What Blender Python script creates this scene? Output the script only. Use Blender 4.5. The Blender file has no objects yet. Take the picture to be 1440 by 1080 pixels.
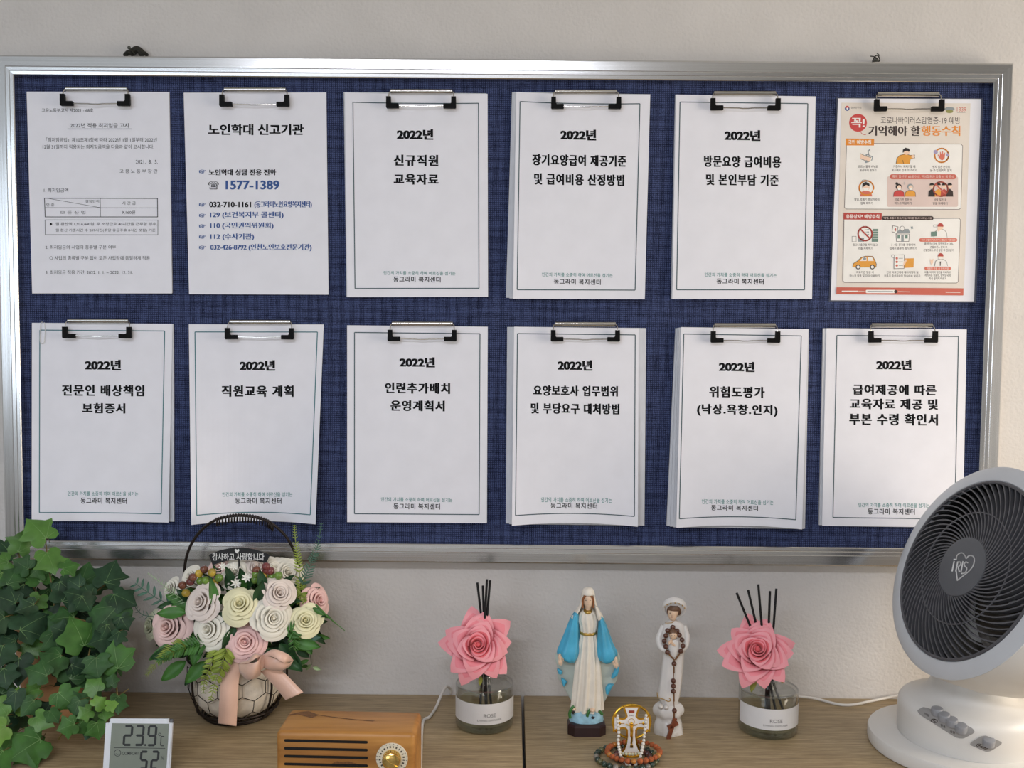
import bpy, bmesh, math, random
from math import sin, cos, pi, sqrt, atan2, radians
from mathutils import Vector, Matrix
from mathutils.bvhtree import BVHTree

SC = bpy.context.scene
COL = SC.collection
random.seed(7)
V = Vector

# ------------------------------------------------------------------ camera
DESK = 0.74                       # height of the cabinet tops above the floor
ZB = DESK + 0.58837               # height of the board's centre
WALL = 0.02                       # y of the front wall; the board's cloth is y = 0
FPX = 1350.0
PITCH, YAW, ROLL = 0.05808, -0.00099, 0.00838
CAM = V((0.01756, -1.44102, ZB - 0.01937))
_f = V((sin(YAW) * cos(PITCH), cos(YAW) * cos(PITCH), -sin(PITCH)))
_r0 = V((cos(YAW), -sin(YAW), 0)); _u0 = _r0.cross(_f)
CR = _r0 * cos(ROLL) + _u0 * sin(ROLL)
CU = -_r0 * sin(ROLL) + _u0 * cos(ROLL)
CF = _f
cam = bpy.data.cameras.new('camera')
cam_o = bpy.data.objects.new('camera', cam); COL.objects.link(cam_o)
cam.sensor_width = 36.0; cam.lens = 36.0 * FPX / 1440.0
cam.clip_start = 0.02
cam_o.matrix_world = Matrix(((CR.x, CU.x, -CF.x, CAM.x), (CR.y, CU.y, -CF.y, CAM.y), (CR.z, CU.z, -CF.z, CAM.z), (0, 0, 0, 1)))
SC.camera = cam_o

def ray(px, py): return CF + CR * ((px - 720) / FPX) + CU * ((540 - py) / FPX)
def on_y(px, py, y):
    d = ray(px, py); return CAM + d * ((y - CAM.y) / d.y)
def on_z(px, py, h=0.0):
    d = ray(px, py); return CAM + d * ((DESK + h - CAM.z) / d.z)
def mpp(p): return (p - CAM).dot(CF) / FPX       # metres per pixel at a point

# ------------------------------------------------------------------ world, lights, exposure
world = bpy.data.worlds.new('world'); SC.world = world; world.use_nodes = True
bg = world.node_tree.nodes['Background']
bg.inputs[0].default_value = (0.75, 0.85, 1.0, 1); bg.inputs[1].default_value = 0.3
SC.view_settings.view_transform = 'Standard'; SC.view_settings.look = 'None'
SC.view_settings.exposure = 0.15; SC.view_settings.gamma = 1.0
SC.view_settings.use_curve_mapping = False
SC.cycles.max_bounces = 10; SC.cycles.diffuse_bounces = 4; SC.cycles.glossy_bounces = 4
SC.cycles.transmission_bounces = 10; SC.cycles.transparent_max_bounces = 24
SC.cycles.sample_clamp_indirect = 4.0
SC.cycles.use_denoising = True

def area(name, loc, target, sx, sy, power, color, spread=None):
    l = bpy.data.lights.new(name, 'AREA'); l.shape = 'RECTANGLE'; l.size = sx; l.size_y = sy
    l.energy = power; l.color = color
    if spread: l.spread = spread
    o = bpy.data.objects.new(name, l); COL.objects.link(o); o.location = loc
    o.rotation_euler = (V(target) - V(loc)).to_track_quat('-Z', 'Y').to_euler()
    return o
CEIL = 2.40
XL, XR, YB = -3.2, 1.75, -3.4
area('daylight_window_left', (-1.9, YB + 0.06, 1.55), (-1.9, 0, 1.55), 1.5, 1.1, 9.0, (0.70, 0.85, 1.0))
area('ceiling_lamp_light', (-0.33, -2.42, CEIL - 0.085), (-0.33, -2.42, 0), 1.15, 0.24, 31.0, (0.88, 0.91, 1.0))
area('daylight_window_right', (XR - 0.03, -0.72, 1.25), (0.3, -0.72, 1.25), 0.8, 0.8, 15.0, (1.0, 0.85, 0.66))

# ------------------------------------------------------------------ materials
def lin(c):
    c = c / 255.0
    return c / 12.92 if c <= 0.04045 else ((c + 0.055) / 1.055) ** 2.4
def rgb(c): return (lin(c[0]), lin(c[1]), lin(c[2]), 1.0)

MATS = {}
def mat(name, c, rough=0.5, metal=0.0, var=0.06, scale=40.0, bump=0.0, bscale=None, stretch=(1, 1, 1), coat=0.0, sheen=0.0, sss=0.0, spec=None, trans=0.0, ior=None, emit=0.0, detail=3.0):
    if name in MATS: return MATS[name]
    m = bpy.data.materials.new(name); m.use_nodes = True
    nt = m.node_tree; b = nt.nodes['Principled BSDF']; L = nt.links
    tc = nt.nodes.new('ShaderNodeTexCoord'); mp = nt.nodes.new('ShaderNodeMapping')
    mp.inputs['Scale'].default_value = stretch
    L.new(tc.outputs['Object'], mp.inputs['Vector'])
    nz = nt.nodes.new('ShaderNodeTexNoise'); nz.inputs['Scale'].default_value = scale; nz.inputs['Detail'].default_value = detail
    L.new(mp.outputs['Vector'], nz.inputs['Vector'])
    rp = nt.nodes.new('ShaderNodeValToRGB')
    a = rgb(c)
    rp.color_ramp.elements[0].position = 0.3; rp.color_ramp.elements[1].position = 0.7
    rp.color_ramp.elements[0].color = tuple(max(0, x * (1 - var * 1.6)) for x in a[:3]) + (1,)
    rp.color_ramp.elements[1].color = tuple(min(1, x * (1 + var * 1.6)) for x in a[:3]) + (1,)
    L.new(nz.outputs['Fac'], rp.inputs['Fac']); L.new(rp.outputs['Color'], b.inputs['Base Color'])
    b.inputs['Roughness'].default_value = rough; b.inputs['Metallic'].default_value = metal
    if coat: b.inputs['Coat Weight'].default_value = coat; b.inputs['Coat Roughness'].default_value = 0.12
    if sheen: b.inputs['Sheen Weight'].default_value = sheen
    if sss:
        b.inputs['Subsurface Weight'].default_value = sss; b.inputs['Subsurface Scale'].default_value = 0.004
    if spec is not None: b.inputs['Specular IOR Level'].default_value = spec
    if trans: b.inputs['Transmission Weight'].default_value = trans
    if ior: b.inputs['IOR'].default_value = ior
    if emit:
        b.inputs['Emission Color'].default_value = a; b.inputs['Emission Strength'].default_value = emit
    if bump:
        n2 = nt.nodes.new('ShaderNodeTexNoise'); n2.inputs['Scale'].default_value = bscale or scale; n2.inputs['Detail'].default_value = 4
        L.new(mp.outputs['Vector'], n2.inputs['Vector'])
        bp = nt.nodes.new('ShaderNodeBump'); bp.inputs['Strength'].default_value = bump; bp.inputs['Distance'].default_value = 0.002
        L.new(n2.outputs['Fac'], bp.inputs['Height']); L.new(bp.outputs['Normal'], b.inputs['Normal'])
    MATS[name] = m
    return m

def mat_fabric():
    m = bpy.data.materials.new('navy_woven_cloth'); m.use_nodes = True
    nt = m.node_tree; b = nt.nodes['Principled BSDF']; L = nt.links
    tc = nt.nodes.new('ShaderNodeTexCoord')
    def noise(scale, st, det=2):
        mp = nt.nodes.new('ShaderNodeMapping'); mp.inputs['Scale'].default_value = st
        L.new(tc.outputs['Object'], mp.inputs['Vector'])
        n = nt.nodes.new('ShaderNodeTexNoise'); n.inputs['Scale'].default_value = scale; n.inputs['Detail'].default_value = det
        L.new(mp.outputs['Vector'], n.inputs['Vector']); return n
    def wave(direction, scale):
        w = nt.nodes.new('ShaderNodeTexWave'); w.wave_type = 'BANDS'; w.bands_direction = direction
        w.inputs['Scale'].default_value = scale; w.inputs['Distortion'].default_value = 2.2
        w.inputs['Detail'].default_value = 2; w.inputs['Detail Scale'].default_value = 3
        L.new(tc.outputs['Object'], w.inputs['Vector']); return w
    wx, wz = wave('X', 105), wave('Z', 105)
    n1, n2 = noise(260, (1, 1, 0.12)), noise(260, (0.12, 1, 1))
    def math_(op, a, c):
        n = nt.nodes.new('ShaderNodeMath'); n.operation = op
        for i, q in enumerate((a, c)):
            if isinstance(q, (int, float)): n.inputs[i].default_value = q
            else: L.new(q, n.inputs[i])
        return n.outputs[0]
    w = math_('MULTIPLY', wx.outputs['Fac'], wz.outputs['Fac'])
    n = math_('ADD', n1.outputs['Fac'], n2.outputs['Fac'])
    h = math_('ADD', math_('MULTIPLY', w, 0.55), math_('MULTIPLY', n, 0.42))
    rp = nt.nodes.new('ShaderNodeValToRGB')
    rp.color_ramp.elements[0].position = 0.32; rp.color_ramp.elements[1].position = 0.85
    rp.color_ramp.elements[0].color = rgb((24, 29, 52)); rp.color_ramp.elements[1].color = rgb((78, 90, 132))
    L.new(h, rp.inputs['Fac']); L.new(rp.outputs['Color'], b.inputs['Base Color'])
    b.inputs['Roughness'].default_value = 0.9; b.inputs['Specular IOR Level'].default_value = 0.2
    bp = nt.nodes.new('ShaderNodeBump'); bp.inputs['Strength'].default_value = 0.6; bp.inputs['Distance'].default_value = 0.001
    L.new(h, bp.inputs['Height']); L.new(bp.outputs['Normal'], b.inputs['Normal'])
    return m

def mat_wood(name, c0, c1, c2, scale, stretch, rough=0.5, rings=0.5, bump=0.05):
    m = bpy.data.materials.new(name); m.use_nodes = True
    nt = m.node_tree; b = nt.nodes['Principled BSDF']; L = nt.links
    tc = nt.nodes.new('ShaderNodeTexCoord'); mp = nt.nodes.new('ShaderNodeMapping'); mp.inputs['Scale'].default_value = stretch
    L.new(tc.outputs['Object'], mp.inputs['Vector'])
    n1 = nt.nodes.new('ShaderNodeTexNoise'); n1.inputs['Scale'].default_value = scale; n1.inputs['Detail'].default_value = 8; n1.inputs['Roughness'].default_value = 0.65
    n2 = nt.nodes.new('ShaderNodeTexNoise'); n2.inputs['Scale'].default_value = scale * 0.22; n2.inputs['Detail'].default_value = 3
    L.new(mp.outputs['Vector'], n1.inputs['Vector']); L.new(mp.outputs['Vector'], n2.inputs['Vector'])
    mx = nt.nodes.new('ShaderNodeMath'); mx.operation = 'MULTIPLY_ADD'; mx.inputs[1].default_value = 1 - rings; 
    L.new(n1.outputs['Fac'], mx.inputs[0])
    m2 = nt.nodes.new('ShaderNodeMath'); m2.operation = 'MULTIPLY'; m2.inputs[1].default_value = rings
    L.new(n2.outputs['Fac'], m2.inputs[0]); L.new(m2.outputs[0], mx.inputs[2])
    rp = nt.nodes.new('ShaderNodeValToRGB'); e = rp.color_ramp.elements
    e[0].position = 0.36; e[1].position = 0.64; e[0].color = rgb(c0); e[1].color = rgb(c2)
    k = e.new(0.5); k.color = rgb(c1)
    L.new(mx.outputs[0], rp.inputs['Fac']); L.new(rp.outputs['Color'], b.inputs['Base Color'])
    b.inputs['Roughness'].default_value = rough
    bp = nt.nodes.new('ShaderNodeBump'); bp.inputs['Strength'].default_value = bump; bp.inputs['Distance'].default_value = 0.001
    L.new(n1.outputs['Fac'], bp.inputs['Height']); L.new(bp.outputs['Normal'], b.inputs['Normal'])
    MATS[name] = m
    return m

def mat_glass(name, tint, rough=0.02, ior=1.45, gain=1.0):
    # thin clear glass: sees straight through, mirrors by Fresnel
    m = bpy.data.materials.new(name); m.use_nodes = True; nt = m.node_tree; L = nt.links
    nt.nodes.remove(nt.nodes['Principled BSDF']); out = nt.nodes['Material Output']
    t = nt.nodes.new('ShaderNodeBsdfTransparent'); g = nt.nodes.new('ShaderNodeBsdfGlossy'); mxs = nt.nodes.new('ShaderNodeMixShader'); fr = nt.nodes.new('ShaderNodeLayerWeight'); pw = nt.nodes.new('ShaderNodeMath'); pw.operation = 'POWER'; pw.inputs[1].default_value = ior
    tc = nt.nodes.new('ShaderNodeTexCoord'); nz = nt.nodes.new('ShaderNodeTexNoise'); nz.inputs['Scale'].default_value = 30; rp = nt.nodes.new('ShaderNodeValToRGB')
    L.new(tc.outputs['Object'], nz.inputs['Vector']); L.new(nz.outputs['Fac'], rp.inputs['Fac']); L.new(rp.outputs['Color'], t.inputs['Color'])
    rp.color_ramp.elements[0].color = tuple(c * 0.98 for c in tint) + (1,); rp.color_ramp.elements[1].color = tuple(tint) + (1,)
    g.inputs['Roughness'].default_value = rough; fr.inputs['Blend'].default_value = 0.5; L.new(fr.outputs['Facing'], pw.inputs[0])
    k = nt.nodes.new('ShaderNodeMath'); k.operation = 'MULTIPLY_ADD'; k.inputs[1].default_value = gain; k.inputs[2].default_value = 0.03; k.use_clamp = True
    L.new(pw.outputs[0], k.inputs[0]); L.new(k.outputs[0], mxs.inputs[0]); L.new(t.outputs[0], mxs.inputs[1]); L.new(g.outputs[0], mxs.inputs[2]); L.new(mxs.outputs[0], out.inputs['Surface'])
    MATS[name] = m; return m
M_WALL = mat('rough_painted_wall', (212, 208, 204), 0.85, var=0.02, scale=14, bump=0.55, bscale=190, spec=0.25)
M_CLOTH = mat_fabric()
M_ALU_H = mat('brushed_aluminium_across', (216, 216, 216), 0.21, 1.0, var=0.05, scale=420, stretch=(0.008, 1, 1), bump=0.03, bscale=420)
M_ALU_V = mat('brushed_aluminium_upright', (216, 216, 216), 0.21, 1.0, var=0.05, scale=420, stretch=(1, 1, 0.008), bump=0.03, bscale=420)
M_PAPER = mat('white_paper', (240, 240, 247), 0.7, var=0.012, scale=30, bump=0.03, bscale=90, spec=0.3)
M_PAPER2 = mat('off_white_paper_edges', (214, 216, 222), 0.75, var=0.03, scale=300, stretch=(1, 1, 0.2))
M_INK = mat('black_ink', (18, 18, 21), 0.7, var=0.03, spec=0.15)
M_INKBLUE = mat('blue_ink', (46, 84, 150), 0.6, var=0.03)
M_INKTEAL = mat('teal_ink', (58, 134, 130), 0.6, var=0.03)
M_LINE = mat('dark_teal_border_ink', (52, 78, 86), 0.6, var=0.03)
M_LINE2 = mat('teal_border_ink', (44, 112, 122), 0.6, var=0.03)
M_CHROME = mat('polished_steel', (205, 202, 196), 0.16, 1.0, var=0.03)
M_RUBBER = mat('black_rubber', (7, 7, 8), 0.6, var=0.1, spec=0.15)
M_WOOD = mat_wood('oak_laminate', (128, 109, 80), (168, 146, 111), (200, 178, 140), 46, (0.6, 18, 18), 0.45, 0.25)
M_GLASSY = None
M_SIDE = mat('cabinet_side_laminate', (150, 128, 96), 0.5)

# ------------------------------------------------------------------ mesh builder
class MB:
    def __init__(s): s.v = []; s.f = []; s.m = []
    def add(s, vs, fs, mi=0):
        o = len(s.v); s.v += [V(p) for p in vs]
        for q in fs: s.f.append(tuple(i + o for i in q)); s.m.append(mi)
    def bm(s, bm, mi=0, M=None):
        bm.verts.ensure_lookup_table()
        for i, w in enumerate(bm.verts): w.index = i
        s.add([(M @ w.co) if M else w.co for w in bm.verts], [[w.index for w in f.verts] for f in bm.faces], mi)
        bm.free()
    def box(s, c, d, mi=0, r=0.0, seg=2, M=None):
        b = bmesh.new(); bmesh.ops.create_cube(b, size=1.0)
        for w in b.verts: w.co = V((w.co.x * d[0], w.co.y * d[1], w.co.z * d[2]))
        if r: bmesh.ops.bevel(b, geom=list(b.edges), offset=r, segments=seg, affect='EDGES', profile=0.5)
        T = Matrix.Translation(V(c))
        s.bm(b, mi, (M @ T) if M else T)
    def sphere(s, c, r, mi=0, nu=12, nv=8, M=None):
        if not hasattr(r, '__len__'): r = (r, r, r)
        vs = []; fs = []
        for j in range(nv + 1):
            for i in range(nu):
                a = 2 * pi * i / nu; b = pi * j / nv
                p = V((r[0] * sin(b) * cos(a), r[1] * sin(b) * sin(a), r[2] * cos(b)))
                if M: p = M @ p
                vs.append(p + V(c))
        for j in range(nv):
            for i in range(nu):
                k = (i + 1) % nu
                q = [j * nu + i, (j + 1) * nu + i, (j + 1) * nu + k, j * nu + k]
                if j == 0: q = [q[0], q[1], q[2]]
                elif j == nv - 1: q = [q[0], q[1], q[3]]
                fs.append(q)
        s.add(vs, fs, mi)
    def tube(s, pts, r, n=8, mi=0, cap=True, close=False):
        pts = [V(p) for p in pts]; N = len(pts)
        rs = r if hasattr(r, '__len__') else [r] * N
        T = []
        for i in range(N):
            a = pts[(i - 1) % N] if (i or close) else pts[0]
            b = pts[(i + 1) % N] if (i < N - 1 or close) else pts[-1]
            t = (b - a); T.append(t.normalized() if t.length > 1e-9 else V((0, 0, 1)))
        up = V((0, 0, 1)) if abs(T[0].z) < 0.9 else V((1, 0, 0))
        nrm = (up - T[0] * up.dot(T[0])).normalized(); vs = []
        for i in range(N):
            nrm = (nrm - T[i] * nrm.dot(T[i])); nrm = nrm.normalized() if nrm.length > 1e-6 else T[i].orthogonal().normalized()
            bn = T[i].cross(nrm)
            for k in range(n):
                a = 2 * pi * k / n; vs.append(pts[i] + (nrm * cos(a) + bn * sin(a)) * rs[i])
        fs = []
        for i in range(N if close else N - 1):
            j = (i + 1) % N
            for k in range(n):
                l = (k + 1) % n; fs.append((i * n + k, i * n + l, j * n + l, j * n + k))
        if cap and not close:
            fs.append(tuple(range(n))[::-1]); fs.append(tuple((N - 1) * n + k for k in range(n)))
        s.add(vs, fs, mi)
    def lathe(s, prof, n=40, M=None, mi=0, fold=None, cap=True):
        vs = []; fs = []; P = len(prof)
        for (r, z) in prof:
            for k in range(n):
                a = 2 * pi * k / n; rr = r * (fold(a, z) if fold else 1)
                p = V((rr * cos(a), rr * sin(a), z)); vs.append(M @ p if M else p)
        for i in range(P - 1):
            for k in range(n):
                l = (k + 1) % n; fs.append((i * n + k, i * n + l, (i + 1) * n + l, (i + 1) * n + k))
        if cap:
            if prof[0][0] > 1e-6: fs.append(tuple(range(n))[::-1])
            if prof[-1][0] > 1e-6: fs.append(tuple((P - 1) * n + k for k in range(n)))
        s.add(vs, fs, mi)
    def grid(s, fn, nu, nv, mi=0, flip=False, rim=None):
        vs = [fn(i / nu, j / nv) for j in range(nv + 1) for i in range(nu + 1)]
        fs = []
        for j in range(nv):
            for i in range(nu):
                a = j * (nu + 1) + i; q = (a, a + 1, a + nu + 2, a + nu + 1)
                fs.append(q[::-1] if flip else q)
        s.add(vs, fs, mi)
        if rim is not None:
            for k in range(nu): s.m[-1 - k] = rim
    def prism(s, poly, fn, t0, t1, mi=0, mside=None):
        # poly in 2D, fn(x, y, t) -> 3D ; caps at t0 (front) and t1 (back)
        n = len(poly)
        vs = [fn(x, y, t0) for x, y in poly] + [fn(x, y, t1) for x, y in poly]
        s.add(vs, [tuple(range(n))[::-1], tuple(range(n, 2 * n))], mi)
        o = len(s.v) - 2 * n
        for i in range(n):
            j = (i + 1) % n
            s.f.append((o + i, o + j, o + n + j, o + n + i)); s.m.append(mi if mside is None else mside)
    def build(s, name, mats, parent=None, smooth=40, tris=False, fixn=False, sub=0):
        if not isinstance(mats, (list, tuple)): mats = [mats]
        base = V((0, 0, 0)); p = parent
        while p is not None: base += p.location; p = p.parent
        me = bpy.data.meshes.new(name)
        me.from_pydata([v - base for v in s.v], [], s.f)
        for m in mats: me.materials.append(m)
        me.polygons.foreach_set('material_index', s.m)
        me.validate()
        if fixn:
            b = bmesh.new(); b.from_mesh(me); bmesh.ops.recalc_face_normals(b, faces=b.faces); b.to_mesh(me); b.free()
        if smooth:
            me.polygons.foreach_set('use_smooth', [True] * len(me.polygons))
            me.set_sharp_from_angle(angle=radians(smooth))
        o = bpy.data.objects.new(name, me); COL.objects.link(o)
        if parent is not None: o.parent = parent
        if sub:
            md = o.modifiers.new('subdivision', 'SUBSURF'); md.levels = sub; md.render_levels = sub
        return o

def tag(o, label=None, cat=None, group=None, kind=None):
    if label: o['label'] = label
    if cat: o['category'] = cat
    if group: o['group'] = group
    if kind: o['kind'] = kind
    return o
def empty(name, loc, label=None, cat=None, group=None):
    o = bpy.data.objects.new(name, None); COL.objects.link(o); o.location = loc; o.empty_display_size = 0.02
    return tag(o, label, cat, group)
def copy_tree(o, parent=None):
    c = o.copy(); COL.objects.link(c)
    if parent is not None: c.parent = parent
    for ch in list(o.children): copy_tree(ch, c)
    return c
def crom(P, sub):
    # Catmull-Rom through tuples of equal length
    out = []; n = len(P)
    for i in range(n - 1):
        a, b, c, d = P[max(0, i - 1)], P[i], P[i + 1], P[min(n - 1, i + 2)]
        for k in range(sub):
            t = k / sub
            out.append(tuple(0.5 * ((2 * q1) + (-q0 + q2) * t + (2 * q0 - 5 * q1 + 4 * q2 - q3) * t * t + (-q0 + 3 * q1 - 3 * q2 + q3) * t ** 3) for q0, q1, q2, q3 in zip(a, b, c, d)))
    out.append(tuple(P[-1]))
    return out
def smoothpts(P, sub=6): return [V(p) for p in crom([tuple(q) for q in P], sub)]
def frame(z, up=V((0, 0, 1))):
    z = V(z).normalized(); x = up.cross(z)
    if x.length < 1e-4: x = V((1, 0, 0)).cross(z)
    x.normalize(); y = z.cross(x)
    return Matrix((x, y, z)).transposed()
def mx(loc, R): return Matrix.Translation(V(loc)) @ R.to_4x4()

# ------------------------------------------------------------------ lettering
_txt = {}
def glyphs(s, weight=0.0, res=3, sp=1.0):
    k = (s, weight, sp)
    if k in _txt: return _txt[k]
    c = bpy.data.curves.new('lettering', 'FONT'); c.body = s; c.offset = weight; c.resolution_u = res; c.space_character = sp
    o = bpy.data.objects.new('lettering', c); COL.objects.link(o)
    dg = bpy.context.evaluated_depsgraph_get()
    me = bpy.data.meshes.new_from_object(o.evaluated_get(dg), depsgraph=dg)
    vs = [(v.co.x, v.co.y) for v in me.vertices]; fs = [tuple(p.vertices) for p in me.polygons]
    bpy.data.objects.remove(o); bpy.data.curves.remove(c); bpy.data.meshes.remove(me)
    x0, x1 = min(v[0] for v in vs), max(v[0] for v in vs); y0, y1 = min(v[1] for v in vs), max(v[1] for v in vs)
    vs = [((x - x0) / max(1e-6, x1 - x0), (y - y0) / max(1e-6, y1 - y0)) for x, y in vs]
    _txt[k] = (vs, fs); return _txt[k]
def put_text(mb, s, box, surf, mi, weight=0.0, slope=0.0, sp=1.0):
    # box = x0, y0, x1, y1 in the surface's own coordinates (y downwards)
    vs, fs = glyphs(s, weight, 3, sp); x0, y0, x1, y1 = box; xc = (x0 + x1) / 2
    pts = []
    for u, v in vs:
        x = x0 + u * (x1 - x0); y = y1 + v * (y0 - y1); pts.append(surf(x, y + slope * (x - xc)))
    mb.add(pts, fs, mi)
# ------------------------------------------------------------------ the room
def plane_obj(name, a, b, c, d, m, kind='structure', thick=None):
    mb = MB(); a, b, c, d = V(a), V(b), V(c), V(d)
    n = (b - a).cross(d - a).normalized() * (thick or 0.05)
    mb.add([a, b, c, d, a - n, b - n, c - n, d - n], [(0, 1, 2, 3), (7, 6, 5, 4), (0, 4, 5, 1), (1, 5, 6, 2), (2, 6, 7, 3), (3, 7, 4, 0)])
    o = mb.build(name, m, smooth=0); o['kind'] = kind; return o
M_CEIL = mat('ceiling_paint', (224, 224, 222), 0.9, var=0.02, scale=8)
M_FLOOR = mat('grey_vinyl_floor', (138, 134, 128), 0.5, var=0.06, scale=6)
M_ROOMW = mat('beige_room_wall', (204, 202, 198), 0.85, var=0.03, scale=8)
M_WHITEPL = mat('white_window_frame', (228, 228, 226), 0.4, var=0.02)
plane_obj('floor', (XL, YB, 0), (XR, YB, 0), (XR, WALL, 0), (XL, WALL, 0), M_FLOOR)
plane_obj('ceiling', (XL, WALL, CEIL), (XR, WALL, CEIL), (XR, YB, CEIL), (XL, YB, CEIL), M_CEIL)
plane_obj('wall_front', (XL, WALL, 0), (XR, WALL, 0), (XR, WALL, CEIL), (XL, WALL, CEIL), M_WALL)
plane_obj('wall_left', (XL, YB, 0), (XL, WALL, 0), (XL, WALL, CEIL), (XL, YB, CEIL), M_ROOMW)
def wall_hole(name, axis, pos, a0, a1, h0, h1, out, m):
    # a wall on x = pos or y = pos, spanning a0..a1, with a window opening h0..h1 = ((a, a), (z, z))
    (o0, o1), (z0, z1) = h0, h1
    mb = MB(); t = 0.12 * out
    def bx(p0, p1, q0, q1):
        c = ((p0 + p1) / 2, (q0 + q1) / 2); d = (p1 - p0, q1 - q0)
        if axis == 'x': mb.box((pos + t / 2, c[0], c[1]), (abs(t), d[0], d[1]))
        else: mb.box((c[0], pos + t / 2, c[1]), (d[0], abs(t), d[1]))
    bx(a0, o0, 0, CEIL); bx(o1, a1, 0, CEIL); bx(o0, o1, 0, z0); bx(o0, o1, z1, CEIL)
    o = mb.build(name, m, smooth=0); o['kind'] = 'structure'
wall_hole('wall_back', 'y', YB, XL, XR, (-2.75, -1.05), (0.95, 2.15), -1, M_ROOMW)
wall_hole('wall_right', 'x', XR, YB, WALL, (-1.2, -0.24), (0.75, 1.75), 1, M_ROOMW)
M_PANE = mat('bright_daylight_glass', (235, 240, 248), 0.2, var=0.02, emit=1.2)
def window(name, axis, pos, o0, o1, z0, z1):
    mb = MB(); w = 0.05
    def bx(p0, p1, q0, q1, d=0.05, mi=0):
        c = ((p0 + p1) / 2, (q0 + q1) / 2)
        if axis == 'x': mb.box((pos, c[0], c[1]), (d, p1 - p0, q1 - q0), mi, r=0.004 if not mi else 0)
        else: mb.box((c[0], pos, c[1]), (p1 - p0, d, q1 - q0), mi, r=0.004 if not mi else 0)
    bx(o0, o0 + w, z0, z1); bx(o1 - w, o1, z0, z1); bx(o0 + w, o1 - w, z0, z0 + w); bx(o0 + w, o1 - w, z1 - w, z1)
    m_ = (o0 + o1) / 2; bx(m_ - w / 2, m_ + w / 2, z0 + w, z1 - w)
    bx(o0 + w, o1 - w, z0 + w, z1 - w, 0.01, 1)
    o = mb.build(name, [M_WHITEPL, M_PANE], smooth=0); o['kind'] = 'structure'
window('window_1', 'y', YB - 0.06, -2.75, -1.05, 0.95, 2.15)
window('window_2', 'x', XR + 0.06, -1.2, -0.24, 0.75, 1.75)
# ceiling lamp
lamp = empty('ceiling_light', (-0.33, -2.42, CEIL), 'long white ceiling light panel over the middle of the room', 'ceiling light')
mb = MB(); mb.box((-0.33, -2.42, CEIL - 0.03), (1.25, 0.32, 0.06), r=0.006); mb.build('lamp_housing', M_WHITEPL, lamp)
mb = MB(); mb.box((-0.33, -2.42, CEIL - 0.066), (1.17, 0.26, 0.012), r=0.003)
mb.build('diffuser', mat('glowing_lamp_diffuser', (240, 246, 255), 0.4, var=0.01, emit=2.0), lamp)

# ------------------------------------------------------------------ cabinets under everything
SEAM = 0.0365
def cabinet(x0, x1, label):
    r = empty('storage_cabinet', ((x0 + x1) / 2, -0.18, 0), label, 'cabinet', 'low wooden cabinets along the wall')
    mb = MB(); mb.box(((x0 + x1) / 2, -0.1956, DESK - 0.0125), (x1 - x0, 0.4288, 0.025), r=0.0012)
    mb.build('cabinet_top', M_WOOD, r)
    mb = MB(); mb.box(((x0 + x1) / 2, -0.185, (DESK - 0.026) / 2), (x1 - x0 - 0.004, 0.39, DESK - 0.027))
    mb.build('cabinet_body', M_SIDE, r)
    n = 2; w = (x1 - x0) / n
    for i in range(n):
        mb = MB(); mb.box((x0 + w * (i + 0.5), -0.391, 0.38), (w - 0.006, 0.018, 0.62), r=0.002)
        d = mb.build('door', M_WOOD, r)
        mb = MB(); mb.box((x0 + w * (i + 0.5), -0.407, 0.65), (0.12, 0.014, 0.012), r=0.004)
        mb.build('handle', M_CHROME, d)
cabinet(-0.93, SEAM - 0.002, 'wood-topped cabinet left of the dark seam, under the ivy, basket and radio')
cabinet(SEAM + 0.002, 1.0, 'wood-topped cabinet right of the dark seam, under the statues and the fan')

# ------------------------------------------------------------------ notice board
BW, BH, FW = 1.43308, 0.68914, 0.0285
board = empty('notice_board', (0, WALL, ZB - BH / 2), 'large navy cloth notice board in a brushed aluminium frame', 'notice board')
mb = MB(); mb.box((0, 0.009, ZB), (BW + 0.02, 0.018, BH + 0.02)); mb.build('cloth_panel', M_CLOTH, board, smooth=0)
prof = [(0, 0.0), (0, -0.0128), (0.0012, -0.014), (0.0055, -0.0143), (0.0062, -0.0139), (0.0069, -0.0143), (0.0115, -0.0145), (0.0122, -0.0141), (0.0129, -0.0145), (0.0262, -0.0142), (0.0285, -0.0122), (0.0285, 0.0195)]
def rail(sx0, sz0, sx1, sz1, m):
    mb = MB(); vs = []; n = len(prof)
    for (sx, sz) in ((sx0, sz0), (sx1, sz1)):
        for o, y in prof: vs.append((sx * (BW / 2 + o), y, ZB + sz * (BH / 2 + o)))
    fs = [(i, i + 1, n + i + 1, n + i) for i in range(n - 1)] + [(n - 1, 0, n, 2 * n - 1)]
    mb.add(vs, fs + [tuple(range(n))[::-1], tuple(range(n, 2 * n))])
    return mb.build('frame_rail', m, board, smooth=25, fixn=True)
tag(rail(-1, 1, 1, 1, M_ALU_H), 'top rail of the frame'); tag(rail(1, -1, -1, -1, M_ALU_H), 'bottom rail of the frame')
tag(rail(-1, -1, -1, 1, M_ALU_V), 'left rail of the frame'); tag(rail(1, 1, 1, -1, M_ALU_V), 'right rail of the frame')

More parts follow.
